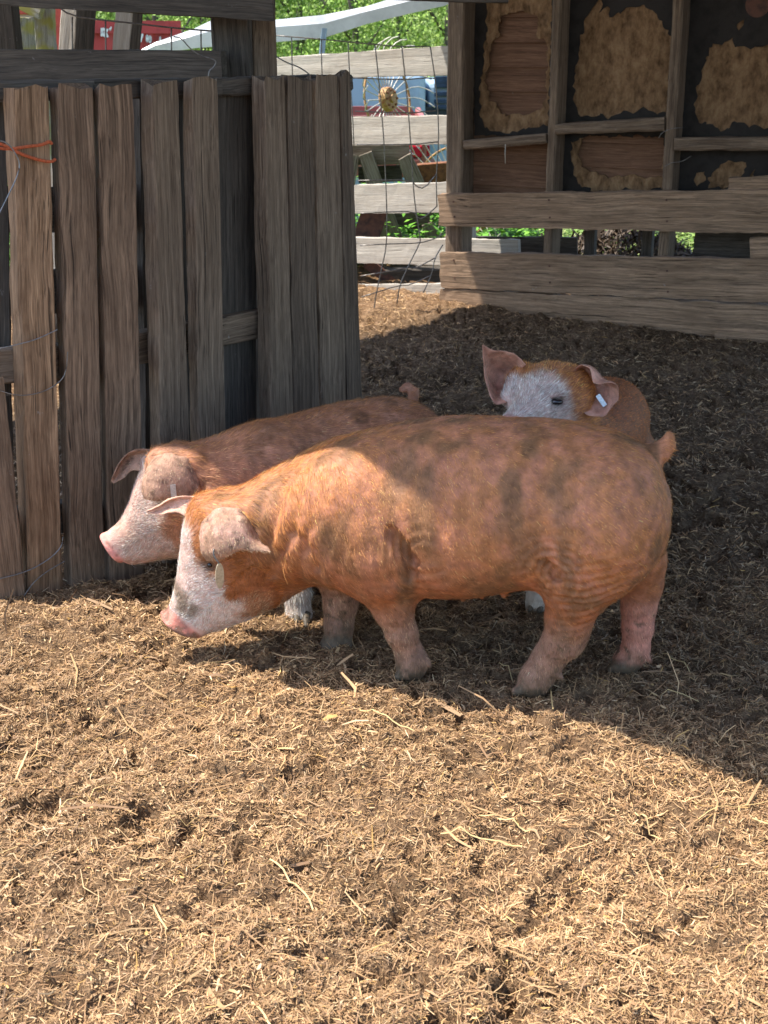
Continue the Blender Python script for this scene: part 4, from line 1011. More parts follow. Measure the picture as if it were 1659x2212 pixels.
def earpatch(rows, th=.0065, nu=30, nv=26, curl=None):
    """rows: list of rows (root to tip) of 3D points across the ear; smooth sheet with rounded edge"""
    R = np.array([[np.array(p, float) for p in r] for r in rows]); nr, ncl = R.shape[:2]
    tu = np.linspace(0, nr - 1, nu); tv = np.linspace(0, ncl - 1, nv)
    A = np.stack([[pchip(np.arange(nr), R[:, j, k])(tu) for k in range(3)] for j in range(ncl)])       # ncl,3,nu
    Sx = np.stack([[pchip(np.arange(ncl), A[:, k, i])(tv) for k in range(3)] for i in range(nu)])       # nu,3,nv
    P = np.transpose(Sx, (0, 2, 1))                                                                      # nu,nv,3
    P = P + (fbm(P.reshape(-1, 3) * 40, 2, 5).reshape(nu, nv)[:, :, None] - .5) * .004
    du = np.gradient(P, axis=0); dv = np.gradient(P, axis=1); n = np.cross(du, dv); n /= np.linalg.norm(n, axis=2)[:, :, None] + 1e-9
    ev = np.minimum(np.arange(nv), np.arange(nv)[::-1]) / 4.0; eu = (nu - 1 - np.arange(nu)) / 4.0
    t = np.sqrt(np.clip(np.minimum(ev[None, :], eu[:, None]), 0.02, 1)) * th / 2 * (1 + .8 * np.linspace(1, 0, nu)[:, None])
    a = P + n * t[:, :, None]; b = P - n * t[:, :, None]; V = np.concatenate([a.reshape(-1, 3), b.reshape(-1, 3)]); m = nu * nv; T = []
    for i in range(nu - 1):
        for j in range(nv - 1): k = i * nv + j; T += [(k, k + 1, k + nv + 1, k + nv), (m + k, m + k + nv, m + k + nv + 1, m + k + 1)]
    per = [i * nv for i in range(nu)] + [(nu - 1) * nv + j for j in range(1, nv)] + [i * nv + nv - 1 for i in range(nu - 2, -1, -1)] + [j for j in range(nv - 2, 0, -1)]
    for x, y in zip(per, per[1:] + per[:1]): T.append((x, y, m + y, m + x))
    Nn = np.concatenate([n.reshape(-1, 3), -n.reshape(-1, 3)]); side = np.concatenate([np.ones(m), -np.ones(m)])
    flow = nrm_rows(du.reshape(-1, 3)); flow = np.concatenate([flow, flow]); return V, np.array(T), Nn, flow, side
def nrm_rows(a): return a / (np.linalg.norm(a, axis=1)[:, None] + 1e-9)
def bristles(name, parent, V, F_, Nn, flow, colr, length, n, dens=None, width=.0007, lift=.32):
    """short hair as fine tapered ribbons combed along flow"""
    a = V[F_[:, 0]]; b = V[F_[:, 1]]; c = V[F_[:, 2]]; d = V[F_[:, 3]]
    ar = np.linalg.norm(np.cross(c - a, d - b), axis=1) / 2
    if dens is not None: ar = ar * dens[F_[:, 0]]
    i = rng.choice(len(F_), n, p=ar / ar.sum()); u = rng.uniform(0, 1, (n, 1)); v = rng.uniform(0, 1, (n, 1))
    w = [(1 - u) * (1 - v), u * (1 - v), u * v, (1 - u) * v]; I = F_[i]
    mix = lambda A: sum(w[k] * A[I[:, k]] for k in range(4))
    p = mix(V); nn = nrm_rows(mix(Nn)); f = mix(flow); f = nrm_rows(f - nn * (f * nn).sum(1)[:, None]); cc = mix(colr); L = mix(length[:, None])[:, 0]
    s = np.cross(nn, f); clumpn = fbm(p * 90, 2, 91) - .5; cl2 = fbm(p * 16, 2, 95) - .5
    f = nrm_rows(f + s * (rng.normal(0, .14, n) + clumpn * .5 + cl2 * .5)[:, None]); L = L * np.exp(rng.normal(0, .35, n))
    lf = np.clip(lift + rng.normal(0, .16, n) + clumpn * .3, .05, 1.3)
    m = p + (f + nn * lf[:, None]) * (L * .5)[:, None]; e = m + (f + nn * (lf * .35)[:, None]) * (L * .5)[:, None]
    s = nrm_rows(np.cross(f, nn) + nn * rng.normal(0, .5, n)[:, None]) * (width / 2) * np.exp(rng.normal(0, .2, n))[:, None]
    VV = np.stack([p - s - nn * .001, p + s - nn * .001, m - s * .8, m + s * .8, e], 1).reshape(-1, 3); k = np.arange(n) * 5
    T = [tuple()] ; q = np.stack([k, k + 1, k + 3, k + 2], 1); t = np.stack([k + 2, k + 3, k + 4, k + 4], 1)
    tri = np.concatenate([np.stack([k, k + 1, k + 3], 1), np.stack([k, k + 3, k + 2], 1), np.stack([k + 2, k + 3, k + 4], 1)])
    o = mesh_np(name, VV - np.array(parent.location), tri, M_hair, parent)
    cc = cc * np.exp(rng.normal(0, .42, n))[:, None] * (1 + clumpn * .7)[:, None]
    setcol(o, np.repeat(np.clip(cc, 0, 1), 5, 0)); return o
def lerp(a, b, t): t = np.asarray(t)[:, None]; return np.asarray(a) * (1 - t) + np.asarray(b) * t
ORANGE = np.array((.54, .198, .050)); ORLITE = np.array((.70, .335, .110)); BROWN = np.array((.15, .072, .035)); WHITE = np.array((1.0, .93, .80)); DIRT = np.array((.20, .14, .085))
PINK = np.array((.64, .27, .19)); SKIN = np.array((.46, .19, .08)); HORN = np.array((.22, .17, .12))
def outline(O, A, U, pts, plane_n):
    out = []
    for (x, y) in pts:
        p = onP(x, y, O, plane_n) - O; out.append((float(p @ A), float(p @ U)))
    return out
def finish_pig(root, prims, box_, h, colfn, ears, hairn, lenfn, flowfn, densfn=None, disp=None, hname='bristles', lift=.32, width=.0007, hairgain=1.0):
    f = field(prims); V, F_, Nn = surface(f, box_[0], box_[1], h); V = laplace(V, F_, 1, .4)
    # fine body relief: folds and muscle
    V = V + Nn * ((fbm(V * 14, 3, 61) - .5) * .008)[:, None]
    if disp is not None: V = V + Nn * disp(V)[:, None]
    a_, b_, c_, d_ = (V[F_[:, k]] for k in range(4)); fn = np.cross(c_ - a_, d_ - b_); N2 = np.zeros_like(V)
    for k in range(4):
        for q in range(3): N2[:, q] += np.bincount(F_[:, k], fn[:, q], len(V))
    Nn = nrm_rows(N2) * np.sign((nrm_rows(N2) * Nn).sum(1))[:, None]
    skin, hair = colfn(V, Nn); flow = nrm_rows(flowfn(V)); ln = lenfn(V); de = densfn(V) if densfn else np.ones(len(V))
    AV, AF, AN, AFl, AS, AH, AL, AD = [V], [F_], [Nn], [flow], [skin], [hair], [ln], [de]; off = len(V)
    for E in ears:
        v, t, n_, fl, side = earpatch(E['rows'], E.get('th', .0065)); AV.append(v); AF.append(t + off); off += len(v); AN.append(n_); AFl.append(fl)
        es, eh = E['col'](v, side); AS.append(es); AH.append(eh); AL.append(np.full(len(v), E.get('len', .010))); AD.append(np.full(len(v), E.get('dens', .8)))
    V, F_, Nn, flow, skin, hair, ln, de = [np.concatenate(a) for a in (AV, AF, AN, AFl, AS, AH, AL, AD)]
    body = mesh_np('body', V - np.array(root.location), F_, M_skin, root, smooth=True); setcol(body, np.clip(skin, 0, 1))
    bristles(hname, root, V, F_, Nn, flow, hair * hairgain, ln, hairn, de, width, lift)
    return f
def mott(V, sc, seed): return fbm(V * sc, 4, seed)
def ball(name, c, r, mat, root, n=14, sc=(1, 1, 1)):
    VV = []; T = []
    for i in range(n + 1):
        th = math.pi * i / n
        for j in range(n * 2): ph = math.pi * j / n; VV.append((c[0] + r * sc[0] * math.sin(th) * math.cos(ph), c[1] + r * sc[1] * math.sin(th) * math.sin(ph), c[2] + r * sc[2] * math.cos(th)))
    for i in range(n):
        for j in range(n * 2): T.append((i * 2 * n + j, i * 2 * n + (j + 1) % (2 * n), (i + 1) * 2 * n + (j + 1) % (2 * n), (i + 1) * 2 * n + j))
    return obj(name, (VV, T), mat, root, smooth=True)
def hooves(root, spots):
    """cloven toes and dewclaws"""
    for (x, y, z, dx, dy, s) in spots:
        d = nrm((dx, dy, 0)); sd = np.array([-d[1], d[0], 0])
        VT = []
        for k in (-1, 1):
            c = np.array([x, y, z]) + sd * k * .0125 * s
            VT.append(tube(None, [c - d * .012 * s + np.array([0, 0, .028 * s]), c + d * .008 * s + np.array([0, 0, .018 * s]), c + d * .030 * s + np.array([0, 0, .006 * s])], .0155 * s, None, seg=9, r1=.007 * s, smooth_pts=1))
        for k in (-1, 1):
            c = np.array([x, y, z + .045 * s]) - d * .026 * s + sd * k * .012 * s
            VT.append(tube(None, [c, c - d * .010 * s - np.array([0, 0, .014 * s])], .0065 * s, None, seg=6, r1=.003 * s))
        V, T = merge(VT); obj('hoof', (V, T), M_hoof, root, smooth=True)

def headcoords(O, A, U, L_, Lh, us, R_):
    def hs(V):
        q = V - O; t = np.clip(q @ A, 0, Lh); dist = np.linalg.norm(q - t[:, None] * A, axis=1); m = sstep(R_, R_ - .05, dist)
        return (q @ A) / Lh * m - .6 * (1 - m), (q @ U) / us, q @ L_
    return hs
def hitter(P):
    f = field(P)
    def hit(px, py, off=0.0):
        r = ray(px, py); t = np.linspace(2.3, 4.2, 1900); X = C0 + r / r[1] * t[:, None]; d = f(X); k = int(np.argmax(d < 0)); return X[k] - nrm(r) * off
    return hit
def foremost_pig():
    root = empty('pig', (.2, 2.74, 0), 'large ginger pig standing broadside in front, white face lowered to the straw, dangling ear tag', 'pig', 'ginger pigs in the yard')
    R0 = onZ(1255, 1475); R1 = onZ(810, 1435); ax = nrm(R1 - R0); pn = np.array([ax[1], -ax[0], 0]); 
    if pn[1] > 0: pn = -pn                                    # pn points to the camera
    O = R0.copy(); O[2] = 0; U = np.array([0, 0, 1.0])
    upx = [(1438, 1035), (1430, 1004), (1418, 980), (1400, 962), (1360, 939), (1300, 919), (1200, 902), (1100, 896), (1000, 895), (900, 902), (800, 922), (700, 953), (620, 990), (550, 1032), (500, 1062), (450, 1085)]
    dpx = [(1441, 1120), (1436, 1170), (1420, 1200), (1400, 1225), (1360, 1245), (1300, 1258), (1200, 1262), (1100, 1272), (1000, 1287), (900, 1282), (800, 1264), (700, 1248), (620, 1240), (550, 1235), (500, 1222), (450, 1190)]
    wpx = [(1446, .05), (1430, .10), (1400, .145), (1350, .175), (1250, .192), (1100, .198), (950, .195), (800, .182), (700, .166), (620, .148), (550, .125), (500, .10), (450, .07)]
    up = outline(O, ax, U, upx, pn); dn = outline(O, ax, U, dpx, pn); wid = [(float((onP(x, 1090, O, pn) - O) @ ax), w) for x, w in wpx]
    # silhouette -> true section: take out the share that the width adds when seen from above
    fu = pchip(*zip(*up)); fd = pchip(*zip(*dn)); fw = pchip(*zip(*wid)); ss = np.linspace(min(s for s, _ in up), max(s for s, _ in up), 40)
    u2, d2 = [], []
    for s in ss:
        a, b, w = float(fu(s)), float(fd(s)), float(fw(s)); c = (a + b) / 2; hh = (a - b) / 2; th = math.radians(20); r = hh * math.cos(th)
        q = math.sqrt(max(r * r - (w * math.sin(th)) ** 2, (r * .5) ** 2)) / math.cos(th); u2.append((s, c + q)); d2.append((s, c - q))
    torso = Loft(O, ax, U, u2, d2, wid, power=2.15)
    def bp(x, y, lat): return onP(x, y, O + pn * lat, pn)        # lat > 0 toward the camera
    # head
    H0 = bp(548, 1122, 0.0); hd = nrm(np.array([ax[0], ax[1], 0]) * .93 + pn * .36); hn = np.array([hd[1], -hd[0], 0]); hn = hn if hn[1] < 0 else -hn
    tip = onP(384, 1347, H0, hn); hA = nrm(tip - H0); hU = nrm(np.cross(np.cross(hA, [0, 0, 1.0]), hA)); 
    hup = outline(H0, hA, hU, [(470, 1072), (424, 1086), (400, 1140), (390, 1200), (380, 1250), (369, 1295), (362, 1312), (350, 1326)], hn)
    hdn = outline(H0, hA, hU, [(700, 1215), (655, 1262), (600, 1302), (550, 1326), (490, 1350), (445, 1368), (425, 1376), (411, 1372)], hn)
    Lh = float((tip - H0) @ hA)
    hw = [(-.05, .105), (.0, .112), (.22 * Lh, .108), (.42 * Lh, .098), (.58 * Lh, .078), (.74 * Lh, .058), (.88 * Lh, .043), (.95 * Lh, .040), (Lh * 1.01, .046)]
    head = Loft(H0, hA, hU, hup, hdn, hw, power=2.2); hL = np.cross(hA, hU)
    if np.dot(hL, pn) < 0: hL = -hL
    snout = H0 + hA * Lh
    disc = Ell(snout + hA * .001, (.011, .053, .054), [hA, nrm(hU), np.cross(hA, hU)])
    P = [(torso, 0, '+'), (head, .07, '+')]
    P += [(Ell(bp(1303, 1120, .075), (.135, .125, .165)), .05, '+'), (Ell(bp(1303, 1120, -.075), (.135, .125, .165)), .05, '+')]      # hams
    P += [(Ell(bp(760, 1120, .08), (.12, .105, .16)), .06, '+'), (Ell(bp(760, 1120, -.08), (.12, .10, .16)), .06, '+')]      # shoulders
    P += [(Ell(bp(585, 1150, .04), (.10, .085, .10)), .06, '+'), (Ell(bp(585, 1150, -.05), (.09, .085, .10)), .06, '+')]      # jowl / neck
    P += [(disc, .004, '+')]
    # legs (px, py, lateral, radius)
    def leg(pts, k=.045):
        m = len(pts) - 1; return (Chain([bp(x, y, l * (1 - .36 * min(1, i / (m - 2)))) for i, (x, y, l, r) in enumerate(pts)], [r for *_, r in pts]), k, '+')
    P.append(leg([(800, 1170, .10, .080), (822, 1240, .105, .068), (848, 1310, .105, .048), (868, 1365, .105, .0375), (884, 1410, .105, .0325), (891, 1428, .105, .036), (889, 1440, .105, .036)]))
    P.append(leg([(760, 1170, -.10, .075), (742, 1240, -.10, .058), (736, 1300, -.10, .043), (733, 1350, -.10, .036), (731, 1385, -.10, .033), (724, 1396, -.10, .035), (718, 1402, -.09, .033)]))
    P.append(leg([(1290, 1150, .11, .120), (1268, 1215, .112, .098), (1246, 1275, .112, .072), (1232, 1330, .112, .055), (1214, 1385, .112, .0435), (1180, 1430, .112, .039), (1162, 1458, .112, .040), (1153, 1472, .112, .039)]))
    P.append((Chain([bp(1252, 1372, .075), bp(1238, 1385, .075)], [.022, .024]), .03, '+'))
    P.append(leg([(1345, 1150, -.10, .11), (1372, 1215, -.10, .072), (1384, 1260, -.10, .052), (1380, 1310, -.10, .041), (1378, 1355, -.10, .036), (1374, 1400, -.10, .033), (1360, 1422, -.10, .033), (1346, 1434, -.09, .029)]))
    # cloven toes and dewclaws
    for (x, y, l, tx, ty, r) in [(862, 1458, .068, 884, 1446, .017), (1114, 1491, .074, 1152, 1474, .019), (690, 1411, -.062, 716, 1400, .015), (1320, 1443, -.062, 1344, 1434, .014)]:
        for k in (-1, 1): P.append((Chain([bp(tx, ty - 8, l + k * .014), bp(tx, ty, l + k * .017), bp(x + (4 if k < 0 else 0), y + k * 3, l + k * .021)], [r * 1.05, r * 1.15, r * .62]), .007, '+'))
    for (x, y, l) in [(927, 1436, .068), (1213, 1464, .074), (758, 1396, -.064), (1404, 1426, -.064)]:
        for k in (-1, 1): P.append((Chain([bp(x - 18, y - 16, l + k * .012), bp(x, y, l + k * .016)], [.014, .006]), .008, '+'))
    # tail
    P.append((Chain([bp(1400, 992, 0), bp(1424, 978, -.005), bp(1440, 962, -.01), bp(1446, 942, -.01)], [.034, .022, .017, .011]), .02, '+'))
    # under-tail fold, elbow fold, flank fold
    P.append((Chain([bp(1449, 1040, .0), bp(1452, 1110, .0), bp(1440, 1180, .0)], [.005, .007, .005]), .014, '-'))
    hit = hitter(P); g = lambda pts: [hit(x, y, -.007) for x, y in pts]
    P.append((Chain(g([(822, 1128), (842, 1152), (862, 1180), (880, 1212), (886, 1245)]), [.005, .019, .023, .022, .014]), .009, '-'))
    P.append((Chain([hit(800, 1150, -.05), hit(815, 1195, -.05), hit(838, 1240, -.045)], [.06, .062, .05]), .03, '+'))
    P.append((Chain(g([(1168, 1212), (1188, 1228), (1200, 1250)]), [.006, .018, .018]), .016, '-'))
    P.append((Chain(g([(640, 1150), (668, 1190), (680, 1225)]), [.004, .010, .008]), .03, '-'))
    P.append((Chain(g([(565, 1140), (590, 1190), (590, 1240)]), [.006, .010, .006]), .03, '-'))
    # nostrils
    for k in (-1, 1): P.append((Ell(snout + hA * .010 + hL * .017 * k + hU * .004, (.010, .0075, .010)), .004, '-'))
    # eye hollow and brow
    ey = onP(452, 1222, H0 + hL * .083, hn); P.append((Ell(ey + pn * .01, (.016, .012, .014)), .012, '-'))
    # ear roots
    P.append((Chain([bp(470, 1112, .085), bp(525, 1112, .10)], [.026, .030]), .04, '+'))
    P.append((Chain([bp(418, 1092, -.07), bp(440, 1085, -.06)], [.022, .024]), .03, '+'))
    # teats
    for (x, y) in [(933, 1287), (1000, 1296), (1088, 1288), (1040, 1290), (1168, 1270)]: P.append((Chain([bp(x, y - 16, .05), bp(x, y, .055)], [.010, .0055]), .008, '+'))
    hs = headcoords(H0, hA, hU, hL, Lh, .1, .20)
    def col(V, Nn):
        s, u, l = hs(V); t, tu, tl = torso.coords(V); n1 = mott(V, 9, 1); n2 = mott(V, 30, 2); st = fbm(V * np.array([22, 22, 7]), 2, 6)
        zz = V[:, 2]
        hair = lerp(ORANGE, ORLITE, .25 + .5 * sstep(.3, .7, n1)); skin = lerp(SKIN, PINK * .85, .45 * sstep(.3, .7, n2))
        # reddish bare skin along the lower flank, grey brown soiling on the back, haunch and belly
        low = sstep(.40, .26, zz); hair = lerp_m(hair, np.array((.36, .115, .028)), low * .85); skin = lerp_m(skin, np.array((.34, .12, .05)), low * .7); stk = fbm(V * np.array([130, 130, 16]), 3, 17); hair = hair * (.60 + .58 * stk)[:, None]  # low: underside shade painted in as a darker coat and skin
        red = np.exp(-((t - .42) / .22) ** 2 - ((zz - .33) / .09) ** 2); hair = lerp(0, 1, red * 0) if False else hair * (1 - red[:, None] * .35) + PINK * .9 * red[:, None] * .35
        soil = sstep(.46, .80, st + .16 * np.exp(-((t - .12) / .18) ** 2 - ((zz - .40) / .11) ** 2) + .17 * np.exp(-((t - .50) / .10) ** 2 - ((zz - .60) / .05) ** 2) + .10 * np.exp(-((t - .35) / .14) ** 2 - ((zz - .44) / .07) ** 2))
        body = sstep(.15, -.05, s); soil = soil * body
        hair = lerp_m(hair, np.array((.25, .135, .06)), soil * .85); skin = lerp_m(skin, np.array((.20, .105, .05)), soil * .75)
        # lower legs pale and caked
        lg = sstep(.24, .15, zz) * body; dust = lerp(np.array((.17, .11, .068)), np.array((.44, .30, .19)), sstep(.35, .65, mott(V, 38, 19))); hair = hair * (1 - (lg * .8)[:, None]) + dust * (lg * .8)[:, None]; skin = lerp_m(skin, np.array((.36, .21, .15)), lg * .8)
        far = lg * sstep(-.015, -.04, tl * 1.0 * np.sign(np.dot(torso.L, pn))) * sstep(.15, .0, t); skin = lerp_m(skin, PINK, far * .9); hair = lerp_m(hair, PINK * 1.0, far * .7)
        spots = sstep(.66, .72, mott(V, 60, 12)) * lg; skin = lerp_m(skin, DIRT * .5, spots * .8)
        # face: ginger crown, white blaze and muzzle
        face = sstep(-.02, .08, s) * sstep(1.3, 1.05, s) * (1 - sstep(.20, .28, np.abs(l)))
        edge = s + .13 * np.clip(u, -1.0, 1.3) + .30 * (n2 - .5)
        wh = sstep(.43, .55, edge) * sstep(.06, .16, s); wh = np.maximum(wh, sstep(.66, .80, s + .2 * (n2 - .5))); wh = wh * sstep(-.2, .0, s) * (zz < .60)
        hair = lerp_m(hair, WHITE, wh); skin = lerp_m(skin, np.array((.68, .44, .36)), wh)
        jaw = sstep(-.6, -.95, u) * sstep(.25, .5, s) * (1 - wh); hair = lerp_m(hair, np.array((.60, .44, .28)), jaw * .8)
        ds = sstep(.40, .60, mott(V, 30, 33)) * wh * sstep(.66, .76, s) * sstep(.93, .86, s) * sstep(-.25, .05, u); hair = lerp_m(hair, DIRT, ds * .85); skin = lerp_m(skin, DIRT, ds * .8)
        eyed = np.exp(-(np.linalg.norm(V - ey, axis=1) / .030) ** 2); skin = lerp_m(skin, DIRT * .5, eyed * .8); hair = lerp_m(hair, BROWN, eyed * .7)
        nose = sstep(.90, .93, s + .03 * (n2 - .5) + .05 * np.clip(u - .3, -1, 0)); skin = lerp_m(skin, np.array((.60, .23, .17)), nose); skin = lerp_m(skin, DIRT * .6, nose * sstep(.42, .6, mott(V, 60, 8) - .1 * u) * .75)
        hol = np.exp(-(np.linalg.norm(V - (snout + hA * .008 + hL * .017), axis=1) / .008) ** 2) + np.exp(-(np.linalg.norm(V - (snout + hA * .008 - hL * .017), axis=1) / .008) ** 2)
        skin = lerp_m(skin, np.array((.08, .02, .02)), hol * .8)
        tail = sstep(.0, -.02, t + .178) * (zz > .52); hair = lerp_m(hair, np.array((.62, .40, .28)), tail * .7); skin = lerp_m(skin, PINK * .8, tail * .5)
        zg = zz - ground_h(V[:, 0], V[:, 1]); toe = sstep(.040, .024, zg); skin = lerp_m(skin, HORN * .45, toe); hair = lerp_m(hair, DIRT * .6, toe); mud = sstep(.10, .03, zg + .04 * (n2 - .5)); hair = lerp_m(hair, DIRT * .8, mud * .55); skin = lerp_m(skin, DIRT * .7, mud * .5)
        return skin, hair
    def flow(V):
        s, u, l = hs(V); t, tu, tl = torso.coords(V); b = -ax * 1.0 + np.array([0, 0, -.42]); F0 = np.tile(b, (len(V), 1))
        side = tl * np.sign(np.dot(torso.L, pn))
        mid = np.exp(-((t - .45) / .22) ** 2); F0 = F0 + (np.array([0, 0, -1.0]) * (sstep(.05, .15, np.abs(tl)) * (.5 + 1.4 * mid))[:, None]); lowf = sstep(.34, .26, V[:, 2]) * np.exp(-((t - .42) / .2) ** 2); F0 = F0 + ax * (lowf * 1.2)[:, None] * -1
        hh = sstep(.05, .25, s)[:, None]; F0 = F0 * (1 - hh) + (-hA * 1.0 - hU * .35 * np.sign(u + .2)[:, None] * 1.0) * hh
        lg = sstep(.24, .17, V[:, 2])[:, None] * (1 - hh); return F0 * (1 - lg) + np.array([.15, 0, -1.0]) * lg
    def length(V):
        s, u, l = hs(V); z = V[:, 2]; t = torso.coords(V)[0]
        L = .0105 + .009 * sstep(.45, .75, t) ; L = L * (1 - .45 * sstep(.2, .4, s)); L = np.where(z < .2, .011, L); L = np.where((t < -.0) & (z > .56), .011, L); return np.where(s > .93, .003, L)
    def dens(V):
        s, u, l = hs(V); d = np.ones(len(V)) * 1.0; d = np.where(s > .925, .03, d); t = torso.coords(V)[0]; near = (V - O) @ pn
        d = d * np.where(near < -.05, .45, 1.0) * (1 + .8 * sstep(.24, .16, V[:, 2])); return d * (1 + .9 * sstep(0, .2, s)) * (.75 + .35 * sstep(.3, .6, t)) * np.where(V[:, 2] - ground_h(V[:, 0], V[:, 1]) < .032, .08, 1)
    def earcol(v, side):
        n = mott(v, 35, 4)[:]; sk = lerp(np.array((.38, .22, .145)), np.array((.50, .28, .21)), sstep(.35, .65, n)); hr = lerp(np.array((.42, .28, .17)), np.array((.54, .37, .23)), sstep(.4, .6, n))
        d = sstep(.55, .7, mott(v, 90, 6))[:, None]; sk = sk * (1 - .6 * d); return sk, hr
    def earcol2(v, side):
        sk = np.tile([(.66, .38, .28)], (len(v), 1)); return sk, np.tile([(.68, .48, .33)], (len(v), 1))
    # near ear: folds forward and down, its point curling back
    ear1 = [[bp(455, 1108, .105), bp(482, 1098, .125), bp(512, 1100, .13), bp(542, 1122, .11)],
            [bp(436, 1130, .13), bp(475, 1120, .165), bp(520, 1122, .165), bp(556, 1150, .13)],
            [bp(431, 1165, .15), bp(470, 1160, .195), bp(520, 1158, .19), bp(566, 1173, .155)],
            [bp(434, 1193, .16), bp(473, 1188, .20), bp(520, 1180, .195), bp(578, 1181, .175)],
            [bp(446, 1212, .155), bp(480, 1207, .185), bp(528, 1189, .19), bp(584, 1192, .19)]]
    ear2 = [[bp(438, 1076, -0.033), bp(425, 1080, -0.047), bp(412, 1098, -0.047), bp(405, 1118, -0.041)],
            [bp(405, 1071, -0.047), bp(395, 1078, -0.066), bp(385, 1095, -0.061), bp(385, 1108, -0.050)],
            [bp(375, 1075, -0.055), bp(364, 1083, -0.077), bp(362, 1098, -0.072), bp(366, 1107, -0.055)],
            [bp(345, 1092, -0.061), bp(340, 1096, -0.072), bp(340, 1104, -0.072), bp(344, 1112, -0.061)],
            [bp(318, 1104, -0.061), bp(316, 1105, -0.063), bp(316, 1108, -0.063), bp(318, 1110, -0.061)]]
    ears = [dict(rows=ear1, col=earcol, len=.007, dens=1.3, th=.0045), dict(rows=ear2, col=earcol2, len=.008, dens=1.0, th=.0042)]
    lo = np.array([-.62, 2.35, -.02]); hi = np.array([.80, 3.12, .74])
    fl = hit(1205, 1238); el = hit(880, 1215); nk = hit(610, 1180); hk = hit(1250, 1290); hipc = hit(1330, 1060); shc = hit(745, 1080); ribs = hit(1010, 1120)
    def disp(V):
        def g(c, r): return np.exp(-(np.linalg.norm(V - c, axis=1) / r) ** 2)
        wob = (fbm(V * 18, 2, 71) - .5) * .02; tt = (V - O) @ ax; z = V[:, 2]
        d = .0035 * g(fl, .085) * np.sin((np.linalg.norm(V - fl, axis=1) + wob) * 2 * np.pi / .020)           # folds round the flank
        d += .0030 * g(hk, .10) * np.sin((z + wob + .25 * tt) * 2 * np.pi / .021)                              # creases across the thigh
        d += .0035 * g(el, .08) * np.sin((np.linalg.norm(V - el - np.array([.05, 0, .03]), axis=1) + wob) * 2 * np.pi / .022)
        d += .0055 * g(nk, .11) * np.sin((tt * .9 + .25 * z + wob * 1.5) * 2 * np.pi / .042)                   # neck rolls
        d += .012 * g(hipc, .09) + .011 * g(shc, .085) - .010 * g(hit_hollow, .06) - .008 * g(hit_wither, .05)
        d += .0016 * g(ribs, .20) * np.sin((tt + wob) * 2 * np.pi / .055)
        return d
    hit_hollow = hit(1190, 1020); hit_wither = hit(860, 1040)
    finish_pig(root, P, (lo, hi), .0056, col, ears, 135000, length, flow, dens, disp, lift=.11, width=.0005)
    ball('eye', ey - pn * .006, .007, M_eye, root)
    # ear tag: wire loop and hanging plate
    tg = tube('ear_tag', [bp(462, 1186, .205), bp(461, 1198, .212), bp(466, 1208, .212), bp(473, 1216, .21)], .0022, M_wire, root, smooth_pts=1)
    c0 = bp(474, 1216, .21); c1 = bp(475, 1272, .205); d = nrm(c1 - c0); s = nrm(np.cross(d, pn)); Ls = np.linalg.norm(c1 - c0)
    s = nrm(s * .6 + pn * .5); pts = []
    for a in np.linspace(0, 2 * math.pi, 21)[:-1]: pts.append((c0 + c1) / 2 + d * math.cos(a) * Ls / 2 + s * math.sin(a) * .0105)
    th = nrm(np.cross(d, s)) * .0012; Vt = [p + th for p in pts] + [p - th for p in pts]
    plate = obj('tag_plate', (Vt, [tuple(range(20)), tuple(range(39, 19, -1))] + [(i, i + 20, (i + 1) % 20 + 20, (i + 1) % 20) for i in range(20)]), M_tag2, root); plate.parent = tg
def lerp_m(a, b, t): return a * (1 - t[:, None]) + np.asarray(b) * t[:, None]
foremost_pig()

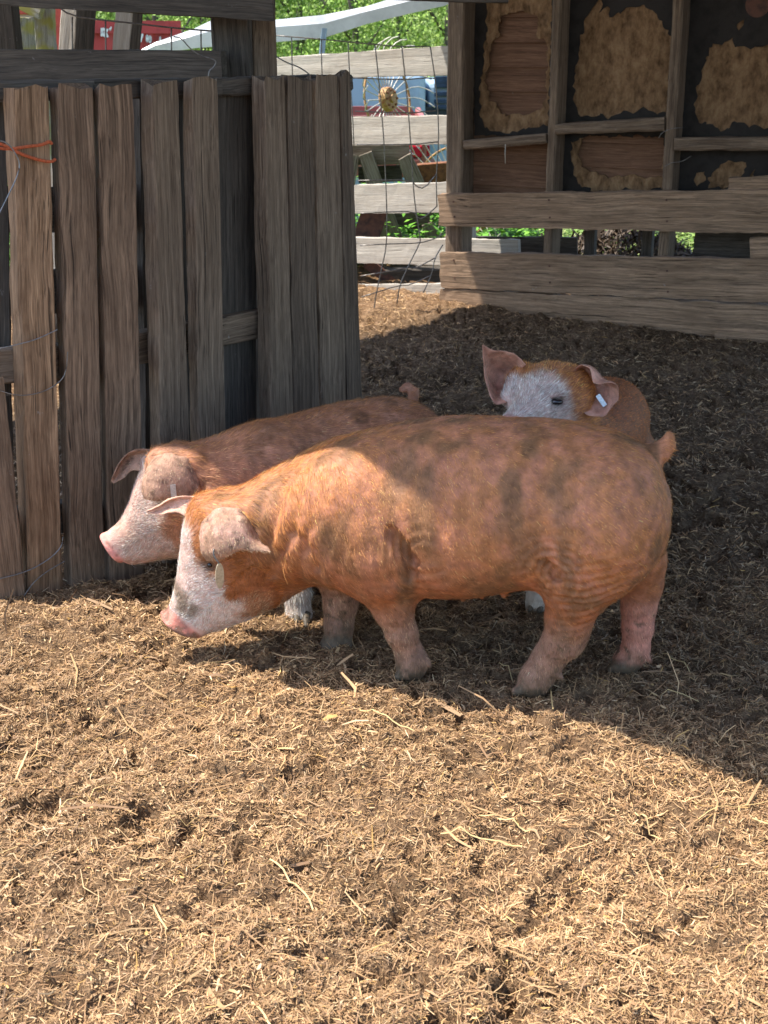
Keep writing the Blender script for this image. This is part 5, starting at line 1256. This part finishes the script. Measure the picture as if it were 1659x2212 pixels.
def rear_left_pig():
    root = empty('pig', (-.2, 3.2, 0), 'dull pink brown pig beside the plank fence, eyes shut under a flopped ear', 'pig', 'ginger pigs in the yard')
    A0 = np.array([-.42, 3.18, 0]); A1 = np.array([.18, 3.56, 0]); ax = nrm(A0 - A1); pn = np.array([ax[1], -ax[0], 0]); pn = pn if pn[1] < 0 else -pn
    O = A1.copy(); U = np.array([0, 0, 1.0])
    upx = [(940, 900), (932, 880), (915, 864), (880, 853), (830, 851), (750, 859), (680, 877), (600, 896), (500, 924), (430, 946), (370, 975), (340, 1000)]
    dpx = [(940, 950), (930, 1000), (910, 1050), (880, 1085), (830, 1110), (750, 1140), (680, 1160), (600, 1185), (500, 1200), (430, 1195), (370, 1150), (340, 1110)]
    up = outline(O, ax, U, upx, pn); dn = outline(O, ax, U, dpx, pn)
    wid = [(float((onP(x, 1000, O, pn) - O) @ ax), w) for x, w in [(942, .03), (925, .09), (890, .13), (830, .155), (700, .165), (600, .155), (500, .135), (430, .115), (370, .09), (340, .06)]]
    # allow for width seen from above
    up = [(s, u - .018) for s, u in up]
    torso = Loft(O, ax, U, up, dn, wid, power=2.1)
    def bp(x, y, lat): return onP(x, y, O + pn * lat, pn)
    H0 = onY(425, 1055, 3.17); hd = nrm((-.97, -.24, 0)); hn = np.array([hd[1], -hd[0], 0]); hn = hn if hn[1] < 0 else -hn
    tip = onP(240, 1184, H0, hn); hA = nrm(tip - H0); hU = nrm(np.cross(np.cross(hA, [0, 0, 1.0]), hA)); Lh = float((tip - H0) @ hA)
    hup = outline(H0, hA, hU, [(400, 965), (345, 985), (312, 1018), (292, 1052), (273, 1098), (252, 1133), (230, 1150), (212, 1160)], hn)
    hdn = outline(H0, hA, hU, [(520, 1150), (470, 1178), (400, 1196), (350, 1207), (305, 1216), (280, 1216), (266, 1207)], hn)
    hw = [(-.05, .10), (.0, .105), (.22 * Lh, .10), (.42 * Lh, .088), (.58 * Lh, .070), (.74 * Lh, .053), (.9 * Lh, .044), (Lh, .044)]
    head = Loft(H0, hA, hU, hup, hdn, hw, power=2.2); hL = np.cross(hA, hU); hL = hL if np.dot(hL, pn) > 0 else -hL
    def hp(x, y, lat): return onP(x, y, H0 + hn * lat, hn)
    snout = H0 + hA * Lh; disc = Ell(snout, (.010, .048, .050), [hA, hU, np.cross(hA, hU)])
    P = [(torso, 0, '+'), (head, .07, '+'), (disc, .006, '+')]
    P += [(Ell(bp(585, 1030, .06), (.11, .10, .14)), .06, '+'), (Ell(bp(850, 990, .04), (.13, .12, .14)), .06, '+')]
    def leg(pts, k=.045): return (Chain([onY(x, y, Y) for x, y, Y, r in pts], [r for *_, r in pts]), k, '+')
    P.append(leg([(600, 1120, 3.10, .075), (628, 1210, 3.06, .052), (642, 1280, 3.03, .036), (646, 1330, 3.02, .033), (650, 1362, 3.01, .034), (652, 1372, 3.0, .033)]))
    P.append(leg([(560, 1110, 3.30, .07), (570, 1200, 3.32, .045), (572, 1270, 3.33, .034), (570, 1305, 3.33, .034)]))
    P.append(leg([(850, 1030, 3.36, .10), (868, 1120, 3.36, .06), (880, 1200, 3.36, .037), (872, 1275, 3.35, .033)]))
    P.append(leg([(890, 1000, 3.60, .09), (905, 1090, 3.62, .055), (912, 1160, 3.62, .035), (905, 1222, 3.6, .033)]))
    P.append((Chain([onY(892, 864, 3.60), onY(894, 848, 3.64), onY(880, 836, 3.64), onY(868, 842, 3.62)], [.016, .014, .012, .009]), .018, '+'))
    for k in (-1, 1): P.append((Ell(snout + hA * .010 + hL * .016 * k + hU * .004, (.010, .0075, .010)), .004, '-'))
    ey = hp(346, 1090, .088); P.append((Chain([hp(332, 1098, .100), hp(350, 1086, .104), hp(368, 1086, .104)], [.004, .006, .004]), .006, '-'))
    P.append((Chain([hp(345, 990, .05), hp(410, 1000, .08)], [.028, .03]), .04, '+')); P.append((Chain([hp(335, 990, -.06), hp(320, 1000, -.07)], [.024, .022]), .03, '+'))
    # crease behind the near ear
    P.append((Chain([hp(415, 1015, .13), hp(432, 1050, .135), hp(442, 1085, .13)], [.008, .012, .01]), .016, '-'))
    hs = headcoords(H0, hA, hU, hL, Lh, .1, .19)
    def col(V, Nn):
        s, u, l = hs(V); n1 = mott(V, 9, 101); n2 = mott(V, 30, 102); zz = V[:, 2]; t, tu, tl = torso.coords(V)
        hair = lerp(np.array((.46, .20, .085)), np.array((.54, .27, .14)), sstep(.35, .65, n1)); skin = lerp(np.array((.46, .20, .11)), np.array((.54, .26, .16)), sstep(.35, .7, n2)); tl_ = (zz > .44) & (t < .0) & (tu > .0); hair = np.where(tl_[:, None], BROWN * .8, hair); skin = np.where(tl_[:, None], BROWN * .8, skin)
        ridge = sstep(.02, .08, tu - (torso.up(np.clip(t, torso.s0, torso.s1)) - .07)) * (zz > .3); hair = lerp_m(hair, np.array((.46, .20, .07)), ridge * .8)
        soil = sstep(.55, .7, mott(V, 12, 105)) * sstep(.1, 0, s); hair = lerp_m(hair, BROWN, soil * .5); skin = lerp_m(skin, BROWN, soil * .5)
        lg = sstep(.17, .13, zz + .02 * (n2 - .5)) * sstep(.1, 0, s); hair = lerp_m(hair, np.array((.66, .60, .52)), lg); skin = lerp_m(skin, np.array((.5, .40, .34)), lg)
        edge = s + .35 * np.clip(u, -1.2, 1.2) + .2 * (n2 - .5); wh = np.maximum(sstep(.42, .58, edge), sstep(.42, .55, s + .2 * (n2 - .5))) * sstep(.02, .12, s)
        hair = lerp_m(hair, np.array((.66, .56, .46)), wh); skin = lerp_m(skin, np.array((.62, .38, .31)), wh)
        jaw = sstep(-.55, -.9, u) * sstep(.2, .5, s); hair = lerp_m(hair, np.array((.62, .40, .22)), jaw * .6)
        mz = np.exp(-((s - .78) / .12) ** 2 - ((u - .25) / .35) ** 2); skin = lerp_m(skin, np.array((.50, .27, .18)), mz * .6); hair = lerp_m(hair, np.array((.45, .28, .18)), mz * .6)
        nose = sstep(.945, .968, s); skin = lerp_m(skin, np.array((.72, .30, .25)), nose); skin = lerp_m(skin, DIRT * .6, nose * sstep(.5, .62, mott(V, 70, 108)) * .6)
        ed = np.exp(-(np.linalg.norm(V - ey, axis=1) / .016) ** 2); skin = lerp_m(skin, np.array((.12, .06, .05)), ed * .8)
        toe = sstep(.022, .008, zz); return lerp_m(skin, HORN, toe), lerp_m(hair, DIRT, toe)
    def flow(V):
        s, u, l = hs(V); F0 = np.tile(-ax + np.array([0, 0, -.5]), (len(V), 1)); hh = sstep(.05, .25, s)[:, None]
        F0 = F0 * (1 - hh) + (-hA - hU * .4 * np.sign(u)[:, None]) * hh; lg = sstep(.2, .15, V[:, 2])[:, None] * (1 - hh); return F0 * (1 - lg) + np.array([0, 0, -1.0]) * lg
    def length(V): s, u, l = hs(V); return np.where(s > .95, .003, .015 - .003 * sstep(.1, .4, s))
    def dens(V): s, u, l = hs(V); near = (V - O) @ pn; return np.where(s > .955, .02, 1.0) * np.where(near < -.06, .25, 1.0) * (.8 + 1.4 * sstep(0, .2, s))
    def ec(v, side):
        n = mott(v, 35, 104); sk = lerp(np.array((.40, .225, .15)), np.array((.50, .29, .20)), sstep(.35, .65, n)); sk = sk * (1 - .5 * sstep(.55, .7, mott(v, 80, 9)))[:, None]
        return sk, lerp(np.array((.42, .27, .17)), np.array((.52, .35, .23)), n)
    # near ear flopped forward over the eye
    e1 = [[hp(334, 986, .075), hp(362, 982, .10), hp(395, 986, .11), hp(420, 1004, .105)],
          [hp(318, 1010, .095), hp(350, 1005, .13), hp(395, 1010, .135), hp(428, 1035, .12)],
          [hp(307, 1040, .105), hp(345, 1038, .15), hp(395, 1040, .15), hp(433, 1060, .13)],
          [hp(306, 1062, .11), hp(340, 1065, .15), hp(390, 1064, .15), hp(433, 1072, .135)],
          [hp(310, 1076, .11), hp(338, 1082, .14), hp(385, 1076, .145), hp(428, 1077, .135)]]
    e2 = [[hp(345, 978, -.05), hp(330, 984, -.08), hp(318, 1000, -.08), hp(308, 1020, -.07)],
          [hp(312, 970, -.08), hp(297, 982, -.12), hp(290, 1000, -.11), hp(292, 1016, -.09)],
          [hp(282, 976, -.10), hp(272, 990, -.13), hp(272, 1005, -.12), hp(280, 1020, -.10)],
          [hp(260, 998, -.10), hp(256, 1008, -.12), hp(258, 1020, -.12), hp(268, 1032, -.10)],
          [hp(242, 1034, -.10), hp(241, 1037, -.105), hp(243, 1041, -.105), hp(247, 1043, -.10)]]
    ears = [dict(rows=e1, col=ec, len=.006, dens=1.0, th=.0045), dict(rows=e2, col=ec, len=.006, dens=1.0, th=.0042)]
    finish_pig(root, P, (np.array([-.86, 2.78, -.02]), np.array([.36, 3.78, .66])), .0075, col, ears, 80000, length, flow, dens, lift=.2, width=.0006)
    ball('eye', ey - hn * .014, .008, M_eye, root)
    a = hp(373, 1047, .162); b = hp(376, 1076, .160); d = nrm(b - a); s = nrm(np.cross(d, hn)); nn = nrm(np.cross(s, d)) * .001
    V = [a - s * .007, a + s * .007, b + s * .007, b - s * .007]; V = [p + nn for p in V] + [p - nn for p in V]
    obj('ear_tag', (V, [(0, 1, 2, 3), (7, 6, 5, 4), (0, 4, 5, 1), (1, 5, 6, 2), (2, 6, 7, 3), (3, 7, 4, 0)]), M_tag, root)
    hooves(root, [(*(onY(652, 1380, 2.99)[:2]), .003, .1, -1, .95), (*(onY(570, 1310, 3.33)[:2]), .003, -1, -.2, 1), (*(onY(870, 1280, 3.35)[:2]), .003, -1, -.2, 1), (*(onY(903, 1228, 3.6)[:2]), .003, -1, -.2, 1)])
rear_left_pig()

def rear_right_pig():
    root = empty('pig', (.6, 3.4, 0), 'pig peering over the front pig, one ear upright, one folded, white forehead', 'pig', 'ginger pigs in the yard')
    Pl = onY(1190, 846, 3.20); Sn = onY(1102, 930, 3.035); hA = nrm(Sn - Pl); up = np.array([.10, -.12, 1.0]); hU = nrm(up - hA * np.dot(up, hA)); hL = np.cross(hA, hU)
    if hL[0] < 0: hL = -hL                                   # hL to the right of the photo
    Lh = float(np.linalg.norm(Sn - Pl))
    head = Loft(Pl, hA, hU, [(-.09, .03), (-.05, .052), (0, .058), (.05, .050), (.09, .040), (.13, .032), (.17, .030), (Lh, .034)], [(-.09, -.09), (-.05, -.12), (0, -.13), (.05, -.12), (.09, -.10), (.13, -.075), (.17, -.05), (Lh, -.045)],
                [(-.09, .07), (-.05, .095), (0, .10), (.05, .088), (.09, .070), (.13, .052), (.17, .044), (Lh, .044)], power=2.3)
    disc = Ell(Sn, (.014, .044, .042), [hA, hL, hU])
    B0 = np.array([.50, 3.30, 0]); B1 = np.array([.72, 3.86, 0]); ax = nrm(B0 - B1); LB = float(np.linalg.norm(B0 - B1)); U = np.array([0, 0, 1.0])
    torso = Loft(B1, ax, U, [(-.10, .36), (-.06, .42), (0, .455), (.15, .48), (.32, .485), (.45, .48), (LB, .48), (LB + .06, .48)], [(-.10, .30), (-.06, .22), (0, .18), (.15, .15), (.32, .15), (.45, .17), (LB, .22), (LB + .06, .28)],
                 [(-.10, .04), (-.06, .10), (0, .13), (.15, .15), (.32, .155), (.45, .14), (LB, .12), (LB + .06, .10)], power=2.1)
    P = [(torso, 0, '+'), (Chain([Pl - hA * .03 - hU * .04, (Pl + B0 + np.array([0, 0, .38])) / 2 * 1.0, B0 + np.array([.03, .06, .36])], [.085, .11, .14]), .05, '+'), (head, .05, '+'), (disc, .006, '+')]
    def leg(pts, k=.04): return (Chain([onY(x, y, Y) for x, y, Y, r in pts], [r for *_, r in pts]), k, '+')
    P.append(leg([(1190, 1100, 3.25, .07), (1170, 1190, 3.15, .05), (1162, 1260, 3.12, .032), (1161, 1300, 3.10, .030), (1160, 1312, 3.10, .031)]))
    P.append(leg([(1290, 1080, 3.20, .07), (1290, 1180, 3.16, .045), (1285, 1250, 3.14, .032), (1283, 1298, 3.14, .032)]))
    P.append(leg([(1330, 1000, 3.85, .09), (1335, 1090, 3.9, .05), (1335, 1160, 3.9, .034)])); P.append(leg([(1410 - 40, 1000, 3.7, .09), (1375, 1100, 3.72, .05), (1375, 1200, 3.72, .034)]))
    eyes = []
    for x, y, Y in [(1203, 868, 3.125)]:
        r = ray(x, y); f = field(P); t = np.linspace(2.6, 3.6, 800); d = f(C0 + r[None, :] / r[1] * t[:, None]); k = int(np.argmax(d < 0)); e = C0 + r / r[1] * t[k]; eyes.append(e)
    e2 = eyes[0] - 2 * hL * float(np.dot(eyes[0] - Pl, hL)) - hU * .016; eyes.append(e2)
    vw = nrm(C0 - eyes[0])
    P.append((Ell(eyes[0], (.019, .013, .012)), .008, '-')); P.append((Ell(eyes[1], (.012, .012, .011)), .008, '-'))
    P.append((Chain([eyes[0] + np.array([-.012, 0, .016]), eyes[0] + np.array([.006, .0, .020]), eyes[0] + np.array([.020, .008, .012])], [.005, .006, .005]), .008, '+'))
    for k in (-1, 1): P.append((Ell(Sn + hA * .012 + hL * .016 * k, (.010, .0075, .010)), .004, '-'))
    # sightline helper for ears
    def ep(x, y, Y): return onY(x, y, Y)
    c7 = lambda cx, cy, Y: onY(932.6 + cx * .3638, 713 + cy * .3638, Y)
    P.append((Chain([c7(470, 400, 3.20), c7(500, 300, 3.24), c7(540, 240, 3.26)], [.026, .026, .022]), .03, '+')); P.append((Chain([c7(860, 270, 3.22), c7(880, 360, 3.19), c7(880, 440, 3.16)], [.022, .028, .024]), .03, '+'))
    hs = headcoords(Pl, hA, hU, hL, Lh, 1, .19)
    def col(V, Nn):
        s, u, l = hs(V); n1 = mott(V, 9, 201); n2 = mott(V, 32, 202); zz = V[:, 2]
        bodym = sstep(-.25, -.5, s); hair = lerp(ORANGE * .95, ORLITE * .9, n1); hair = lerp_m(hair, np.array((.42, .13, .035)), bodym * .95); skin = lerp(SKIN, PINK * .7, n2) * .9; skin = lerp_m(skin, np.array((.22, .08, .035)), bodym)
        w = sstep(.0, .17, s + .22 * (n2 - .5) - .9 * np.clip(l - .035, 0, 1) * 3 - .6 * np.clip(-l - .06, 0, 1) * 3); w = w * (zz > .42)
        w = np.maximum(w, sstep(.5, .7, s) * (zz > .4)); hair = lerp_m(hair, np.array((.76, .68, .58)), w); skin = lerp_m(skin, np.array((.62, .42, .36)), w)
        ed = np.exp(-(np.linalg.norm(V - eyes[0], axis=1) / .026) ** 2); skin = lerp_m(skin, np.array((.20, .12, .11)), ed * .9); hair = lerp_m(hair, np.array((.30, .20, .17)), ed * .8)
        lg = sstep(.24, .2, zz); hair = lerp_m(hair, np.array((.50, .45, .38)), lg); skin = lerp_m(skin, np.array((.42, .36, .30)), lg)
        nose = sstep(.93, .96, s) * sstep(-.3, .2, s); skin = lerp_m(skin, np.array((.66, .34, .30)), nose); toe = sstep(.02, .008, zz)
        return lerp_m(skin, HORN, toe), lerp_m(hair, DIRT, toe)
    def flow(V):
        s, u, l = hs(V); F0 = np.tile(-ax + np.array([0, 0, -.4]), (len(V), 1)); hh = sstep(-.3, -.05, s)[:, None]
        F0 = F0 * (1 - hh) + (-hA * .9 + hU * .25 + hL * np.sign(l)[:, None] * .3) * hh; lg = sstep(.24, .18, V[:, 2])[:, None]; return F0 * (1 - lg) + np.array([0, 0, -1.0]) * lg
    def length(V): s, u, l = hs(V); return np.where(s > .93, .003, .011 + .002 * sstep(-.6, -.2, s))
    def dens(V): s, u, l = hs(V); return np.where(s > .94, .03, 1.0) * (1.0 + 1.7 * sstep(-.6, -.1, s)) * np.where(V[:, 2] < .35, .4, 1)
    def ec(v, side):
        n = mott(v, 30, 204); sk = lerp(np.array((.54, .27, .19)), np.array((.66, .36, .26)), sstep(.35, .65, n)); return sk, lerp(np.array((.56, .36, .24)), np.array((.66, .44, .30)), n)
    e1 = [[c7(445, 430, 3.17), c7(450, 380, 3.22), c7(470, 310, 3.25), c7(520, 245, 3.25), c7(560, 205, 3.23)],
          [c7(385, 440, 3.17), c7(395, 350, 3.27), c7(420, 270, 3.29), c7(465, 210, 3.27), c7(525, 170, 3.23)],
          [c7(345, 380, 3.18), c7(355, 320, 3.26), c7(375, 250, 3.28), c7(415, 185, 3.26), c7(480, 135, 3.22)],
          [c7(315, 290, 3.19), c7(325, 250, 3.24), c7(345, 200, 3.26), c7(375, 155, 3.24), c7(420, 122, 3.21)],
          [c7(306, 180, 3.20), c7(315, 165, 3.22), c7(325, 150, 3.22), c7(340, 132, 3.21), c7(352, 118, 3.20)],
          [c7(298, 92, 3.20), c7(301, 92, 3.20), c7(304, 92, 3.20), c7(307, 93, 3.20), c7(310, 95, 3.20)]]
    e2 = [[c7(835, 262, 3.20), c7(850, 232, 3.22), c7(875, 300, 3.215), c7(885, 390, 3.19), c7(890, 460, 3.14)],
          [c7(862, 220, 3.17), c7(915, 225, 3.22), c7(915, 310, 3.22), c7(918, 410, 3.19), c7(915, 495, 3.13)],
          [c7(900, 205, 3.14), c7(965, 245, 3.21), c7(970, 330, 3.215), c7(970, 425, 3.18), c7(960, 512, 3.12)],
          [c7(935, 215, 3.12), c7(1010, 290, 3.17), c7(1030, 350, 3.19), c7(1025, 425, 3.17), c7(1010, 514, 3.12)],
          [c7(965, 310, 3.10), c7(1040, 302, 3.11), c7(1080, 340, 3.13), c7(1082, 410, 3.14), c7(1045, 490, 3.12)],
          [c7(1000, 318, 3.09), c7(1062, 312, 3.09), c7(1108, 340, 3.10), c7(1108, 410, 3.12), c7(1062, 448, 3.12)]]
    ears = [dict(rows=e1, col=ec, len=.008, dens=.9, th=.0042), dict(rows=e2, col=ec, len=.006, dens=.6, th=.0042)]
    finish_pig(root, P, (np.array([.22, 2.97, -.02]), np.array([1.04, 4.06, .68])), .0075, col, ears, 60000, length, flow, dens, lift=.2, width=.00055)
    for e in eyes: ball('eye', e - vw * .002 if e is eyes[0] else e - hL * -.006, .0115 if e is eyes[0] else .008, M_eye, root, sc=(1.35, 1, .8))
    a = c7(985, 385, 3.155); b = c7(1030, 450, 3.145); d = nrm(b - a); s = nrm(np.cross(d, (0, 1, 0))); nn = nrm(np.cross(s, d)) * .001
    V = [a - s * .006, a + s * .006, b + s * .006, b - s * .006]; V = [p + nn for p in V] + [p - nn for p in V]
    obj('ear_tag', (V, [(0, 1, 2, 3), (7, 6, 5, 4), (0, 4, 5, 1), (1, 5, 6, 2), (2, 6, 7, 3), (3, 7, 4, 0)]), M_tag, root)
    hooves(root, [(*(onY(1160, 1322, 3.09)[:2]), .003, -.4, -1, .95), (*(onY(1283, 1305, 3.14)[:2]), .003, -.4, -1, .95)])
rear_right_pig()
